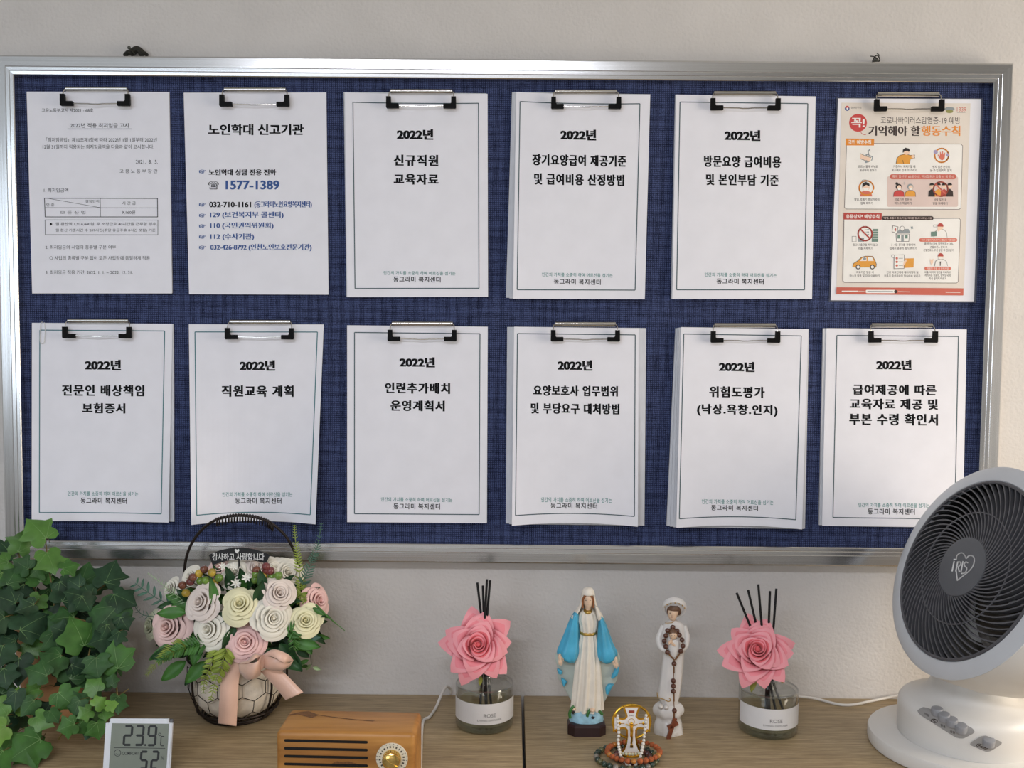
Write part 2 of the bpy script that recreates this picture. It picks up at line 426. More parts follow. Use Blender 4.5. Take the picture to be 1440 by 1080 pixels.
# hanging hooks above the frame
M_DARKCORD = mat('dark_olive_cord', (38, 36, 26), 0.7, var=0.35, scale=500, bump=0.4, bscale=900)
M_NAIL = mat('dull_steel_nail', (90, 90, 84), 0.4, 0.9, var=0.1)
hk = empty('hanging_hook', on_y(193, 74, WALL), 'dark knotted cord on a nail above the frame, upper left', 'hook')
mb = MB(); p = on_y(181.5, 67, 0.004); mb.tube([p + V((0, 0.016, 0)), p, p - V((0, 0.001, 0))], [0.0012, 0.0012, 0.0012]); mb.sphere(p, (0.0027, 0.0015, 0.0027)); mb.build('nail', M_NAIL, hk)
mb = MB()
for (a, b, c, r) in (((176, 78), (181, 73.5), (187, 77), 0.0035), ((185, 75), (193, 69), (201, 77), 0.005), ((190, 72), (196, 70), (203, 78), 0.0042), ((197, 77), (203, 74.5), (207, 78), 0.0028)):
    mb.tube(smoothpts([on_y(*a, 0.014), on_y(*b, 0.009), on_y(*c, 0.013)], 5), r, 8)
mb.tube(smoothpts([on_y(182, 68, 0.004), on_y(186, 72, 0.006), on_y(190, 77, 0.008)], 4), 0.0014)
mb.build('knotted_cord', M_DARKCORD, hk)
hk = empty('hanging_hook', on_y(1232, 84, WALL), 'small loop of thin wire on a nail above the frame, upper right', 'hook')
mb = MB(); p = on_y(1232, 84, 0.006); mb.tube([p + V((0, 0.014, 0)), p], 0.0016); mb.sphere(p, (0.003, 0.0018, 0.003)); mb.build('nail', M_NAIL, hk)
mb = MB()
mb.tube(smoothpts([on_y(1227, 86, .006), on_y(1230, 80, .003), on_y(1234, 78, .003), on_y(1237, 83, .004), on_y(1236, 86, .006), on_y(1230, 85, .007)], 5), 0.0009, 6)
mb.tube(smoothpts([on_y(1224, 79, .004), on_y(1230, 80, .004), on_y(1235, 84, .005)], 4), 0.0008, 6)
mb.tube(smoothpts([on_y(1233, 75, .004), on_y(1236, 77, .004), on_y(1236, 80, .005)], 4), 0.0006, 6)
mb.build('wire_loop', M_DARKCORD, hk)

# ------------------------------------------------------------------ documents
class Sheet:
    def __init__(s, q, d=0.006, sag=0.0, sagt=0.0, curl=0.0, lift=0.0):
        s.q = q; s.d = d; s.sag = sag; s.sagt = sagt; s.curl = curl; s.lift = lift
    def px(s, u, v):
        (a, b, c, d) = s.q        # TL TR BR BL
        x = (1 - v) * ((1 - u) * a[0] + u * b[0]) + v * ((1 - u) * d[0] + u * c[0])
        y = (1 - v) * ((1 - u) * a[1] + u * b[1]) + v * ((1 - u) * d[1] + u * c[1])
        k = 1 - (2 * u - 1) ** 2
        return x, y - s.sag * k * v * v + s.sagt * k * (1 - v) ** 2
    def depth(s, u, v): return s.d + s.curl * v * v * (2 * u - 1) ** 2 + s.lift * v * v
    def P(s, u, v, e=0.0): return on_y(*s.px(u, v), -(s.depth(u, v) + e))
    def uv(s, x, y):
        u = v = 0.5; h = 1e-3
        for _ in range(5):
            a = s.px(u, v); b = s.px(u + h, v); c = s.px(u, v + h)
            j = ((b[0] - a[0]) / h, (c[0] - a[0]) / h, (b[1] - a[1]) / h, (c[1] - a[1]) / h)
            ex, ey = x - a[0], y - a[1]; D = j[0] * j[3] - j[1] * j[2]
            u += (ex * j[3] - ey * j[1]) / D; v += (ey * j[0] - ex * j[2]) / D
        return u, v
    def at(s, e): return lambda x, y: s.P(*s.uv(x, y), e)
    def mesh(s, mb, mi=0, n=24, t=0.0004):
        mb.grid(lambda u, v: s.P(u, v), n, n, mi, flip=True)
        mb.grid(lambda u, v: s.P(u, v, -t), n, n, mi)
    def line(s, mb, a, b, w, mi, e=0.00018, n=28):
        # straight printed line between two uv points, w in px
        for k in range(n):
            t0, t1 = k / n, (k + 1) / n
            p0 = s.px(a[0] + (b[0] - a[0]) * t0, a[1] + (b[1] - a[1]) * t0); p1 = s.px(a[0] + (b[0] - a[0]) * t1, a[1] + (b[1] - a[1]) * t1)
            dx, dy = p1[0] - p0[0], p1[1] - p0[1]; L = sqrt(dx * dx + dy * dy); nx, ny = -dy / L * w / 2, dx / L * w / 2
            f = s.at(e); mb.add([f(p0[0] + nx, p0[1] + ny), f(p1[0] + nx, p1[1] + ny), f(p1[0] - nx, p1[1] - ny), f(p0[0] - nx, p0[1] - ny)], [(0, 1, 2, 3)], mi)
    def pline(s, mb, pts, w, mi, e=0.0002, close=False):
        f = s.at(e); P = pts + ([pts[0]] if close else [])
        for p0, p1 in zip(P, P[1:]):
            dx, dy = p1[0] - p0[0], p1[1] - p0[1]; L = max(1e-6, sqrt(dx * dx + dy * dy)); nx, ny = -dy / L * w / 2, dx / L * w / 2; ex, ey = dx / L * w * .3, dy / L * w * .3
            mb.add([f(p0[0] + nx - ex, p0[1] + ny - ey), f(p1[0] + nx + ex, p1[1] + ny + ey), f(p1[0] - nx + ex, p1[1] - ny + ey), f(p0[0] - nx - ex, p0[1] - ny - ey)], [(0, 1, 2, 3)], mi)
    def poly(s, mb, pts, mi, e=0.0002):
        f = s.at(e); mb.add([f(*p) for p in pts], [tuple(range(len(pts)))], mi)
def circle(x, y, r, n=28, ry=None, a0=0, a1=2 * pi): return [(x + r * cos(a0 + (a1 - a0) * k / n), y + (ry or r) * sin(a0 + (a1 - a0) * k / n)) for k in range(n)]
def rrect(x0, y0, x1, y1, r, n=5):
    out = []
    for cx, cy, a in ((x1 - r, y0 + r, -pi / 2), (x1 - r, y1 - r, 0), (x0 + r, y1 - r, pi / 2), (x0 + r, y0 + r, pi)):
        out += [(cx + r * cos(a + pi / 2 * k / n), cy + r * sin(a + pi / 2 * k / n)) for k in range(n + 1)]
    return out

def slab(mb, q, d0, d1, mi=0):
    a = [on_y(*p, -d1) for p in q]; b = [V((p.x, -d0, p.z)) for p in a]
    mb.add(a + b, [(3, 2, 1, 0), (4, 5, 6, 7), (0, 1, 5, 4), (1, 2, 6, 5), (2, 3, 7, 6), (3, 0, 4, 7)], mi)

FOOT1, FOOT2 = '인간의 가치를 소중히 하며 어르신을 섬기는', '동그라미 복지센터'
M_COVER = [M_PAPER, M_INK, M_INKBLUE, M_INKTEAL, M_LINE, M_LINE2]
def document(label, q, layers, texts=(), border=None, teal=False, sag=0, sagt=0, curl=0, lift=0, foot=None, year=None, d=0.006, extra=None, mats=None):
    base = on_y((q[0][0] + q[1][0]) / 2, q[0][1], -0.001)
    root = empty('document', base, label, 'document', 'clipped papers on the notice board')
    for (lq, d0, d1) in layers:
        mb = MB(); slab(mb, lq, d0, d1); mb.build('paper_stack', M_PAPER2, root, smooth=0)
    s = Sheet(q, d, sag, sagt, curl, lift); mb = MB(); s.mesh(mb)
    slope = (q[1][1] - q[0][1]) / (q[1][0] - q[0][0])
    f = s.at(0.0002)
    for k_ in ((-0.5, 0.5) if year else ()):
        put_text(mb, '2022년', (year[0] + k_, year[1], year[2] + k_, year[3]), s.at(0.0002 + 0.00001 * k_), 1, 0.03, slope)
    for t in texts:
        for k_ in (-0.45, 0.45):
            b = t[1]; put_text(mb, t[0], (b[0] + k_, b[1], b[2] + k_, b[3]), s.at(0.0002 + 0.00001 * k_), 1, 0.02, slope, 1.14)
    if foot:
        put_text(mb, FOOT1, foot[0], f, 3, 0.010, slope, 1.1); put_text(mb, FOOT2, foot[1], f, 1, 0.018, slope, 1.1)
    if border:
        u0, v0, u1, v1 = border; m = 5 if teal else 4
        for a, b in (((u0, v0), (u1, v0)), ((u1, v0), (u1, v1)), ((u1, v1), (u0, v1)), ((u0, v1), (u0, v0))): s.line(mb, a, b, 1.25, m)
    if extra: extra(s, mb, f)
    mb.build('cover_sheet', mats or M_COVER, root, smooth=0)
    return root, s

def one(q, dz): return [(q, 0.0005, dz)]
def sh(q, dx0, dy0, dx1, dy1): return [(q[0][0] + dx0, q[0][1] + dy0), (q[1][0] + dx0, q[1][1] + dy0), (q[2][0] + dx1, q[2][1] + dy1), (q[3][0] + dx1, q[3][1] + dy1)]
B1 = (0.056, 0.046, 0.936, 0.958)
# --- row 1
q1 = [(37.4, 128.9), (237.8, 129.3), (241.9, 412.6), (45.2, 412.6)]
def wage(s, mb, f):
    def T(t, x0, y0, x1, y1, w=0.0): put_text(mb, t, (x0, y0, x1, y1), f, 1, w)
    T('고용노동부고시 제2021 - 68호', 58.6, 152.3, 131.1, 157.7); T('2022년 적용 최저임금 고시', 98.8, 173.2, 180.8, 179.6, 0.004)
    s.pline(mb, [(95.4, 181.3), (184.8, 181.3)], 0.7, 1)
    T('「최저임금법」제10조제1항에 따라 2022년 1월 1일부터 2022년', 64.8, 193.6, 220.5, 199.6); T('12월 31일까지 적용되는 최저임금액을 다음과 같이 고시합니다.', 60, 203.4, 216.4, 209.4)
    T('2021.  8.  5.', 190.9, 224.9, 221.7, 230); T('고 용 노 동 부 장 관', 168.3, 238, 221.3, 243.4); T('1. 최저임금액', 61.7, 264.7, 95.8, 270.3)
    for a, b, w in (((62.5, 278.7), (221.4, 279), .9), ((221.4, 279), (221.7, 305), .9), ((221.7, 305), (63.5, 305), .9), ((63.5, 305), (62.5, 278.7), .9), ((141, 279), (141.5, 305), .5), ((63, 292), (221.5, 292.3), .5), ((68, 279), (141, 292), .5),
                    ((63.3, 309.2), (222, 309.5), .6), ((222, 309.5), (222, 330.2), .6), ((222, 330.2), (63.6, 330), .6), ((63.6, 330), (63.3, 309.2), .6)): s.pline(mb, [a, b], w, 1)
    T('결정단위', 120, 281, 139.2, 285.2); T('업 종', 65, 286, 76.3, 290.2); T('시 간 급', 171.7, 283.3, 190.8, 288); T('모 든 산 업', 84.7, 296.7, 120, 301); T('9,160원', 171.3, 296.3, 190, 301.3)
    T('◆', 69.7, 313, 73.6, 317.2); T('월 환산액 1,914,440원: 주 소정근로 40시간을 근무할 경우,', 78.3, 312.6, 220.8, 317.4); T('월 환산 기준시간 수 209시간(주당 유급주휴 8시간 포함) 기준', 78.3, 321.6, 218.7, 326.4)
    T('2. 최저임금의 사업의 종류별 구분 여부', 63.8, 345, 163, 350.3); T('○ 사업의 종류별 구분 없이 모든 사업장에 동일하게 적용', 69.7, 360, 210.8, 365.7); T('3. 최저임금 적용 기간: 2022. 1. 1. ~ 2022. 12. 31.', 64.2, 380.2, 186.7, 385.8)
document('white sheet of small print with a boxed table, upper row, far left of the board', q1, one(sh(q1, 0.4, 0.5, 0.6, -0.6), 0.0016), d=0.0024, lift=0.003, extra=wage)
q2 = [(258.5, 130.4), (458.9, 130), (461.9, 414.4), (265.9, 413.7)]
def phone(s, mb, f):
    def T(t, x0, y0, x1, y1, m=2, w=0.008):
        for k_ in (-0.3, 0.3): put_text(mb, t, (x0 + k_, y0, x1 + k_, y1), s.at(0.0002 + 0.00001 * k_), m, w)
    T('노인학대 신고기관', 293, 174.3, 427, 190, 1, 0.022); T('노인학대 상담 전용 전화', 293.7, 238, 388, 246.5, 1, 0.014)
    T('☎', 293, 255, 307.4, 266.3, 1, 0.0); T('1577-1389', 317.5, 253.8, 392.7, 266.6, 2, 0.02)
    T('032-710-1161', 294.5, 283.7, 352.8, 291.5, 1, 0.008); T('(동그라미노인요양복지센터)', 358, 282.7, 438.4, 293, 2)
    T('129 (보건복지부 콜센터)', 295.7, 297.6, 398.5, 307.5); T('110 (국민권익위원회)', 296, 312.7, 384.4, 322.4); T('112 (수사기관)', 296, 328.2, 357, 337.9); T('032-426-8792 (인천노인보호전문기관)', 296, 343, 438, 353.2)
    for y in (241.2, 287.8, 303, 318, 333, 348): T('☞', 280.2, y - 2.6, 289.4, y + 2.6, 2, 0.0)
document('sheet listing telephone numbers in blue print, second from left in the upper row', q2, one(sh(q2, -0.4, 0.4, 0.2, -0.5), 0.0016), d=0.0024, lift=0.003, extra=phone)
q3 = [(484.9, 130.2), (685.6, 131.9), (686.3, 417.4), (488.3, 417.8)]
document('papers headed 신규직원 교육자료, third from left in the upper row', q3, [(sh(q3, -1.6, -0.6, -1.0, 0), 0.0005, 0.003)], [('신규직원', (554, 217.6, 616, 233.4)), ('교육자료', (554, 244.2, 616.3, 259.6))], B1, year=(558.5, 181.4, 608.9, 196.4), foot=((539.3, 381.4, 640.4, 386.8), (553.3, 388.9, 619.6, 396.9)), d=0.0042, lift=0.004, sagt=1.2)
q4 = [(725.9, 129.3), (914.4, 132.6), (906.7, 420.7), (721.5, 420.2)]
document('papers headed 장기요양급여 제공기준, fourth from left in the upper row', q4, [([(720, 130), (908, 132.5), (902, 419), (711.5, 418.6)], 0.0005, 0.0045), ([(722.8, 129.6), (911, 132.6), (905, 419.8), (716.5, 419.6)], 0.0046, 0.0072)], [('장기요양급여 제공기준', (748.9, 217.6, 880.4, 233.6)), ('및 급여비용 산정방법', (751.5, 244.6, 877.4, 260.6))], (0.03, 0.045, 0.925, 0.956), year=(788.5, 182, 838, 197.2), foot=((762.2, 384, 861.5, 389.4), (778.9, 392.4, 844.8, 400.2)), d=0.0080, sagt=2.0, lift=0.005, curl=0.004)
q5 = [(950.6, 133), (1147, 135.6), (1141.9, 420.4), (945.4, 420.4)]
document('papers headed 방문요양 급여비용, fifth from left in the upper row', q5, [(sh(q5, -1, 0, -1.8, 0), 0.0005, 0.004)], [('방문요양 급여비용', (990.4, 219.2, 1098, 235.4)), ('및 본인부담 기준', (993.3, 245, 1094.8, 261))], (0.03, 0.036, 0.945, 0.955), year=(1019.3, 182.8, 1068.9, 198), foot=((991, 384, 1092, 389.4), (1007.8, 391.8, 1074, 399.8)), d=0.0052, lift=0.005)
# --- the laminated poster
PC = {}
PM = [M_PAPER]
def ink(name, c):
    PC[name] = len(PM); PM.append(mat('poster_ink_' + name, c, 0.45, var=0.02)); return PC[name]
for n_, c_ in dict(cream=(232, 223, 213), dark=(58, 44, 42), red=(206, 76, 74), orange=(232, 146, 54), brick=(205, 104, 88), white=(246, 244, 240), pink=(226, 205, 198), tan=(232, 164, 70), maroon=(186, 74, 66), skin=(246, 214, 190), green=(112, 142, 130), greym=(150, 158, 162), black=(40, 36, 38), lilac=(170, 160, 196), blue=(70, 90, 150), olive=(150, 150, 90), salmon=(220, 120, 100), lightline=(120, 106, 104)).items(): ink(n_, c_)
def poster(s, mb, f0):
    c = PC; step = [0]
    def lay(): step[0] += 1; return 0.00012 + 0.00002 * step[0]
    def A(x, y): return (1160 + x / 6.545, 120 + y / 6.545)
    def Bq(x, y): return (1160 + x / 6.545, 270 + y / 6.545)
    K = [A]
    e = [0.0002]
    def P(pts, m): s.poly(mb, [K[0](*p) for p in pts], c[m], e[0]); e[0] += 0.000005
    def Ln(pts, w, m, close=False): s.pline(mb, [K[0](*p) for p in pts], w / 6.545, c[m], e[0], close); e[0] += 0.000005
    def T(t, x0, y0, x1, y1, m='dark', w=0.01):
        a, b = K[0](x0, y0), K[0](x1, y1); put_text(mb, t, (a[0], a[1], b[0], b[1]), s.at(e[0]), c[m], 0.004 if w > 0.02 else w, 0.004); e[0] += 0.000005
        if w > 0.02: put_text(mb, t, (a[0] - .5, a[1], b[0] - .5, b[1]), s.at(e[0]), c[m], 0.004, 0.004); put_text(mb, t, (a[0] + .5, a[1], b[0] + .5, b[1]), s.at(e[0] + 0.000005), c[m], 0.004, 0.004); e[0] += 0.00001
    def ring(x, y, r, w, m, slash=None):
        Ln(circle(x, y, r, 28), w, m, True)
        if slash: Ln([(x - r * .7, y - r * .7), (x + r * .7, y + r * .7)], w, slash)
    P([(152, 160), (1340, 166), (1278, 1932), (105, 1920)], 'cream')
    P(circle(205, 213, 22), 'blue'); P(circle(205, 207, 19, a0=pi, a1=2.05 * pi), 'red'); P(circle(207, 214, 9), 'white'); T('질병관리청', 240, 196, 335, 214, w=.0)
    P(circle(1147, 218, 46, ry=20), 'greym'); P(circle(1147, 240, 34, ry=16), 'olive'); T('1339', 1215, 202, 1300, 240, 'brick', 0.0); Ln([(1218, 250), (1292, 250)], 3, 'lightline')
    P(circle(305, 345, 82, 36), 'red'); Ln([(325, 420), (340, 445), (360, 454), (376, 454)], 5, 'red'); T('꼭!', 246, 300, 364, 388, 'white', 0.03)
    T('코로나바이러스감염증-19 예방', 515, 290, 1246, 355, 'dark', 0.0); T('기억해야 할', 403, 372, 875, 465, 'dark', 0.034); T('행동수칙', 890, 372, 1243, 465, 'orange', 0.034)
    # first panel
    P([(x, y) for x, y in rrect(196, 534, 1266, 1140, 22)][:0] + [(200, 534), (1250, 540), (1268, 556), (1252, 1128), (1236, 1142), (196, 1138), (180, 1122)], 'white')
    Ln([(200, 534), (1250, 540), (1268, 556), (1252, 1128), (1236, 1142), (196, 1138), (180, 1122)], 5, 'lightline', True)
    P([(192, 490), (453, 493), (452, 554), (191, 553)], 'orange'); T('국민 예방수칙', 215, 502, 425, 543, 'white', 0.02)
    P(rrect(572, 838, 1226, 1118, 16), 'pink'); P(rrect(597, 818, 1210, 864, 22), 'brick'); T('특히 임산부, 65세 이상, 만성질환자 외출 시 꼭 준수', 622, 826, 1190, 856, 'pink', 0.01)
    for t, x0, x1, y in (('흐르는 물에 비누로', 305, 486, 735), ('꼼꼼하게 손씻기', 320, 472, 768), ('기침이나 재채기할 때', 630, 832, 735), ('옷소매로 입과 코 가리기', 615, 846, 768), ('씻지 않은 손으로', 990, 1152, 738), ('눈·코·입 만지지 않기', 968, 1166, 770),
                         ('발열, 호흡기 증상자와의', 272, 500, 1038), ('접촉 피하기', 328, 440, 1072), ('의료기관 방문 시', 642, 802, 1038), ('마스크 착용하기', 642, 796, 1072), ('사람 많은 곳', 1002, 1120, 1040), ('방문 자제하기', 994, 1128, 1074)): T(t, x0, y, x1, y + 25)
    # tap and hands
    Ln([(412, 590), (398, 610), (404, 640), (380, 640), (380, 655)], 9, 'greym'); Ln([(392, 604), (420, 606)], 6, 'greym'); Ln([(404, 642), (440, 660), (430, 690)], 8, 'greym')
    P([(328, 628), (372, 650), (424, 664), (420, 694), (396, 708), (366, 690), (326, 676)], 'skin'); Ln([(328, 628), (372, 650), (424, 664)], 4, 'dark'); Ln([(326, 676), (366, 690), (396, 708), (420, 694)], 4, 'dark'); P(circle(380, 702, 13), 'greym')
    # person coughing into the sleeve
    P([(655, 722), (662, 672), (690, 644), (740, 632), (790, 644), (826, 640), (828, 668), (786, 680), (780, 722)], 'tan'); Ln([(655, 722), (662, 672), (690, 644), (740, 632), (790, 644), (826, 640), (828, 668), (786, 680), (780, 722)], 4, 'dark'); P(circle(752, 612, 28), 'skin'); P([(716, 622), (718, 592), (742, 574), (774, 582), (784, 606), (768, 612), (760, 602), (736, 606)], 'black'); P(circle(812, 656, 16), 'skin'); Ln([(716, 690), (724, 722)], 4, 'dark')
    # hand in a ring
    ring(1075, 645, 64, 13, 'orange'); P([(1050, 668), (1036, 640), (1046, 634), (1056, 646), (1058, 612), (1068, 610), (1072, 634), (1080, 604), (1090, 606), (1090, 636), (1102, 616), (1110, 622), (1104, 672), (1086, 690), (1066, 688)], 'salmon'); Ln([(1050, 668), (1036, 640), (1046, 634), (1056, 646), (1058, 612), (1068, 610), (1072, 634), (1080, 604), (1090, 606), (1090, 636), (1102, 616), (1110, 622), (1104, 672), (1086, 690), (1066, 688)], 4, 'white', True); P(circle(1020, 614, 20, 9), 'lilac'); P(circle(1128, 640, 15, 8), 'lilac')
    # feverish person in a ring
    P([(322, 1022), (334, 980), (382, 966), (426, 984), (436, 1022)], 'salmon'); P(circle(378, 940, 34), 'skin'); P([(344, 940), (346, 906), (378, 888), (410, 906), (412, 930), (380, 916)], 'black'); P([(352, 944), (404, 944), (400, 968), (358, 968)], 'white'); ring(382, 944, 66, 13, 'orange'); P(circle(455, 980, 14, ry=22), 'white'); Ln(circle(366, 880, 26, ry=10), 4, 'greym', True)
    # two people
    for x, m, h in ((680, 'red', 'black'), (786, 'tan', 'greym')):
        P([(x - 50, 1024), (x - 44, 984), (x - 16, 966), (x + 20, 966), (x + 46, 984), (x + 50, 1024)], m); Ln([(x - 50, 1024), (x - 44, 984), (x - 16, 966), (x + 20, 966), (x + 46, 984), (x + 50, 1024)], 3, 'dark'); P(circle(x, 934, 28), h); P(circle(x + 4, 940, 20), 'skin'); P([(x - 10, 942), (x + 22, 942), (x + 16, 962), (x - 6, 962)], 'white')
    P(circle(662, 904, 12), 'black'); Ln([(728, 888), (728, 914)], 3, 'greym'); Ln([(715, 901), (741, 901)], 3, 'greym')
    # crowd in a ring
    for x, m in ((985, 'black'), (1045, 'tan'), (1098, 'maroon'), (1150, 'dark')):
        P([(x - 34, 1024), (x - 30, 974), (x, 952), (x + 28, 974), (x + 32, 1024)], m); P(circle(x, 926, 21), 'skin'); P(circle(x, 918, 21, a0=pi * .95, a1=pi * 2.05), 'black')
    ring(1066, 955, 66, 13, 'brick', 'brick')
    # second panel
    K[0] = Bq
    P([(176, 250), (1234, 242), (1248, 256), (1226, 826), (1212, 838), (180, 832), (166, 818)], 'white'); Ln([(176, 250), (1234, 242), (1248, 256), (1226, 826), (1212, 838), (180, 832), (166, 818)], 5, 'lightline', True)
    P([(172, 190), (524, 195), (522, 257), (171, 253)], 'maroon'); T('유증상자* 예방수칙', 194, 206, 500, 244, 'white', 0.02)
    P(rrect(524, 222, 1000, 260, 18), 'dark'); T('*발열, 호흡기 증상(기침, 목아픔 등)이 나타난 사람', 536, 230, 986, 253, 'pink', 0.006)
    for t, x0, x1, y in (('등교나 출근을 하지 않고', 258, 484, 474), ('외출 자제하기', 306, 440, 508), ('3~4일 경과를 관찰하며', 612, 832, 474), ('집에서 충분히 휴식 취하기', 595, 845, 508), ('콜센터(☏1339, 지역번호+120),'.replace('☏', ''), 915, 1182, 466), ('관할보건소 문의 후', 968, 1126, 496), ('선별진료소 우선 방문 후 진료받기', 906, 1186, 524),
                         ('의료기관 방문 시', 288, 448, 727), ('마스크 착용 및 자차 이용하기', 228, 502, 760), ('진료 의료진에게 해외여행력 및', 568, 860, 728), ('호흡기 증상자와의 접촉여부 알리기', 545, 876, 761), ('외출, 타지역 방문을 자제하고', 918, 1158, 728), ('격리자는 의료인, 방역당국의', 918, 1156, 757), ('지시 철저히 따르기', 958, 1116, 786)): T(t, x0, y, x1, y + 23)
    # offices behind a no sign
    P([(440, 340), (490, 340), (490, 458), (430, 458)], 'green')
    for k in range(4): Ln([(444, 362 + 22 * k), (488, 362 + 22 * k)], 3, 'white')
    P([(360, 330), (412, 330), (412, 458), (360, 458)], 'white')
    for k in range(3):
        for j in range(3): P([(368 + 15 * k, 342 + 22 * j), (376 + 15 * k, 342 + 22 * j), (376 + 15 * k, 352 + 22 * j), (368 + 15 * k, 352 + 22 * j)], 'greym')
    P([(250, 408), (288, 408), (288, 458), (250, 458)], 'white'); Ln([(250, 408), (288, 408), (288, 458), (250, 458)], 3, 'dark', True); P([(304, 420), (360, 420), (360, 458), (304, 458)], 'greym')
    ring(370, 384, 64, 14, 'maroon', 'maroon')
    # house, calendar and sleeper
    P([(655, 386), (778, 386), (772, 456), (660, 456)], 'white'); Ln([(655, 386), (778, 386), (772, 456), (660, 456)], 4, 'dark', True); P([(650, 380), (690, 340), (770, 340), (786, 376)], 'greym'); P([(702, 396), (726, 396), (726, 456), (702, 456)], 'greym'); P([(668, 394), (690, 394), (690, 428), (668, 428)], 'green'); P([(738, 394), (762, 394), (762, 428), (738, 428)], 'green')
    P([(626, 310), (674, 320), (662, 380), (618, 366)], 'white'); Ln([(626, 310), (674, 320), (662, 380), (618, 366)], 4, 'dark', True); T('4', 638, 330, 658, 362, 'maroon', .02); P(circle(712, 336, 20, ry=22), 'white'); Ln(circle(712, 336, 20, ry=22), 3, 'dark', True); P([(790, 320), (808, 316), (814, 336), (796, 342)], 'greym')
    # caller
    P([(1004, 420), (1012, 366), (1044, 344), (1096, 346), (1120, 372), (1126, 420)], 'white'); Ln([(1004, 420), (1012, 366), (1044, 344), (1096, 346), (1120, 372), (1126, 420)], 3, 'dark'); P(circle(1064, 322, 26), 'skin'); P(circle(1064, 314, 27, a0=pi * .95, a1=pi * 2.1), 'maroon'); P([(1036, 328), (1052, 320), (1058, 356), (1040, 364)], 'skin'); P([(976, 366), (1030, 362), (1030, 406), (978, 410)], 'green'); Ln(rrect(1000, 302, 1030, 322, 4), 3, 'greym', True)
    P(rrect(870, 425, 1218, 458, 16), 'salmon'); T('이후 고열이 지속되거나 증상이 악화되면', 890, 432, 1200, 451, 'white', 0.0)
    # car
    P([(256, 690), (262, 660), (300, 636), (334, 604), (372, 590), (440, 592), (462, 632), (474, 664), (470, 692)], 'tan'); Ln([(256, 690), (262, 660), (300, 636), (334, 604), (372, 590), (440, 592), (462, 632), (474, 664), (470, 692)], 4, 'dark', True); P([(322, 634), (346, 606), (382, 598), (384, 634)], 'white'); P([(394, 634), (394, 598), (434, 600), (450, 634)], 'white'); P(circle(366, 614, 14), 'greym')
    for x in (306, 437): P(circle(x, 690, 22), 'dark'); P(circle(x, 690, 14), 'white')
    # list and folder
    P([(732, 612), (820, 610), (816, 694), (728, 698)], 'tan'); P([(638, 580), (732, 578), (728, 704), (636, 706)], 'white'); Ln([(638, 580), (732, 578), (728, 704), (636, 706)], 4, 'dark', True); P(circle(628, 590, 13), 'white'); Ln(circle(628, 590, 13), 3, 'dark', True)
    for k in range(3): P(circle(662, 610 + 33 * k, 11), 'brick'); Ln([(680, 610 + 33 * k), (716, 610 + 33 * k)], 5, 'greym')
    P([(716, 690), (728, 636), (748, 616), (754, 630), (738, 664)], 'skin')
    # doctor
    P([(1010, 680), (1020, 636), (1048, 620), (1090, 620), (1120, 640), (1130, 680)], 'white'); Ln([(1010, 680), (1020, 636), (1048, 620), (1090, 620), (1120, 640), (1130, 680)], 3, 'dark'); P(circle(1066, 596, 24), 'skin'); P(circle(1066, 588, 25, a0=pi * .95, a1=pi * 2.1), 'maroon'); P([(1046, 600), (1086, 600), (1082, 618), (1050, 618)], 'white'); P([(1056, 640), (1068, 640), (1064, 680), (1058, 680)], 'dark'); P([(968, 610), (978, 630), (1000, 614), (996, 650), (982, 676), (972, 650)], 'skin')
    P(rrect(918, 688, 1160, 719, 15), 'salmon'); T('의료인 진료 시 유의사항', 938, 694, 1140, 713, 'white', 0.0)
    # foot band
    P([(107, 877), (1276, 887), (1274, 952), (105, 940)], 'brick'); P(rrect(376, 901, 648, 931, 10), 'white'); P(circle(652, 917, 15), 'dark')
    Ln([(394, 916), (624, 917)], 9, 'greym'); Ln([(158, 913), (300, 913)], 9, 'white'); Ln([(310, 913), (362, 914)], 6, 'pink'); Ln([(676, 917), (776, 919)], 7, 'pink'); Ln([(1114, 922), (1244, 924)], 9, 'pink')
q6 = [(1178.5, 138.5), (1379.6, 139.3), (1369.6, 423.7), (1168.1, 422.2)]
pr, ps = document('laminated illustrated poster with orange and red headings, upper row, far right', q6, one(sh(q6, 0.2, 0.3, 0.2, -0.3), 0.002), d=0.0026, lift=0.0, extra=poster, mats=PM)
pr['category'] = 'poster'; pr.name = 'laminated_poster'; del pr['group']
mb = MB(); qq = [(q6[0][0] - 2.5, q6[0][1] - 1.2), (q6[1][0] + 3, q6[1][1] - 1.2), (q6[2][0] + 3.2, q6[2][1] + 2), (q6[3][0] - 2.6, q6[3][1] + 2)]
slab(mb, qq, 0.0003, 0.0009); mb.build('laminate_film', mat('clear_laminate_edge', (120, 126, 150), 0.12, var=0.03, trans=0.5, coat=0.6), pr, smooth=0)
# --- row 2
q7 = [(44.9, 454), (242.6, 455.4), (237.1, 734.9), (44.5, 732.9)]
document('papers headed 전문인 배상책임 보험증서, lower row, far left', q7, [([(46.5, 454.2), (243.6, 455.6), (244.8, 733.5), (52, 731.5)], 0.0005, 0.0036)], [('전문인 배상책임', (87.4, 541.1, 202.5, 557)), ('보험증서', (116, 566.8, 175.8, 581.3))], (0.056, 0.036, 0.945, 0.957), True, year=(119.9, 505.8, 169.6, 520.6), foot=((95.2, 691.3, 194.3, 697.4), (113.4, 699.8, 178.2, 708.4)), d=0.0046, sag=1.0, lift=0.006)
q8 = [(265.5, 456), (455.3, 456.2), (443.7, 737.4), (268.9, 738.2)]
document('single curling sheet headed 직원교육 계획, behind the flower basket handle', q8, [], [('직원교육 계획', (312, 541.8, 412.5, 558))], (0.045, 0.038, 0.955, 0.955), True, year=(337.5, 506.5, 386.5, 521.2), foot=((312.5, 692.2, 411, 698.4), (330.6, 700, 395.7, 708.6)), d=0.002, sag=5.2, curl=0.034, lift=0.004)
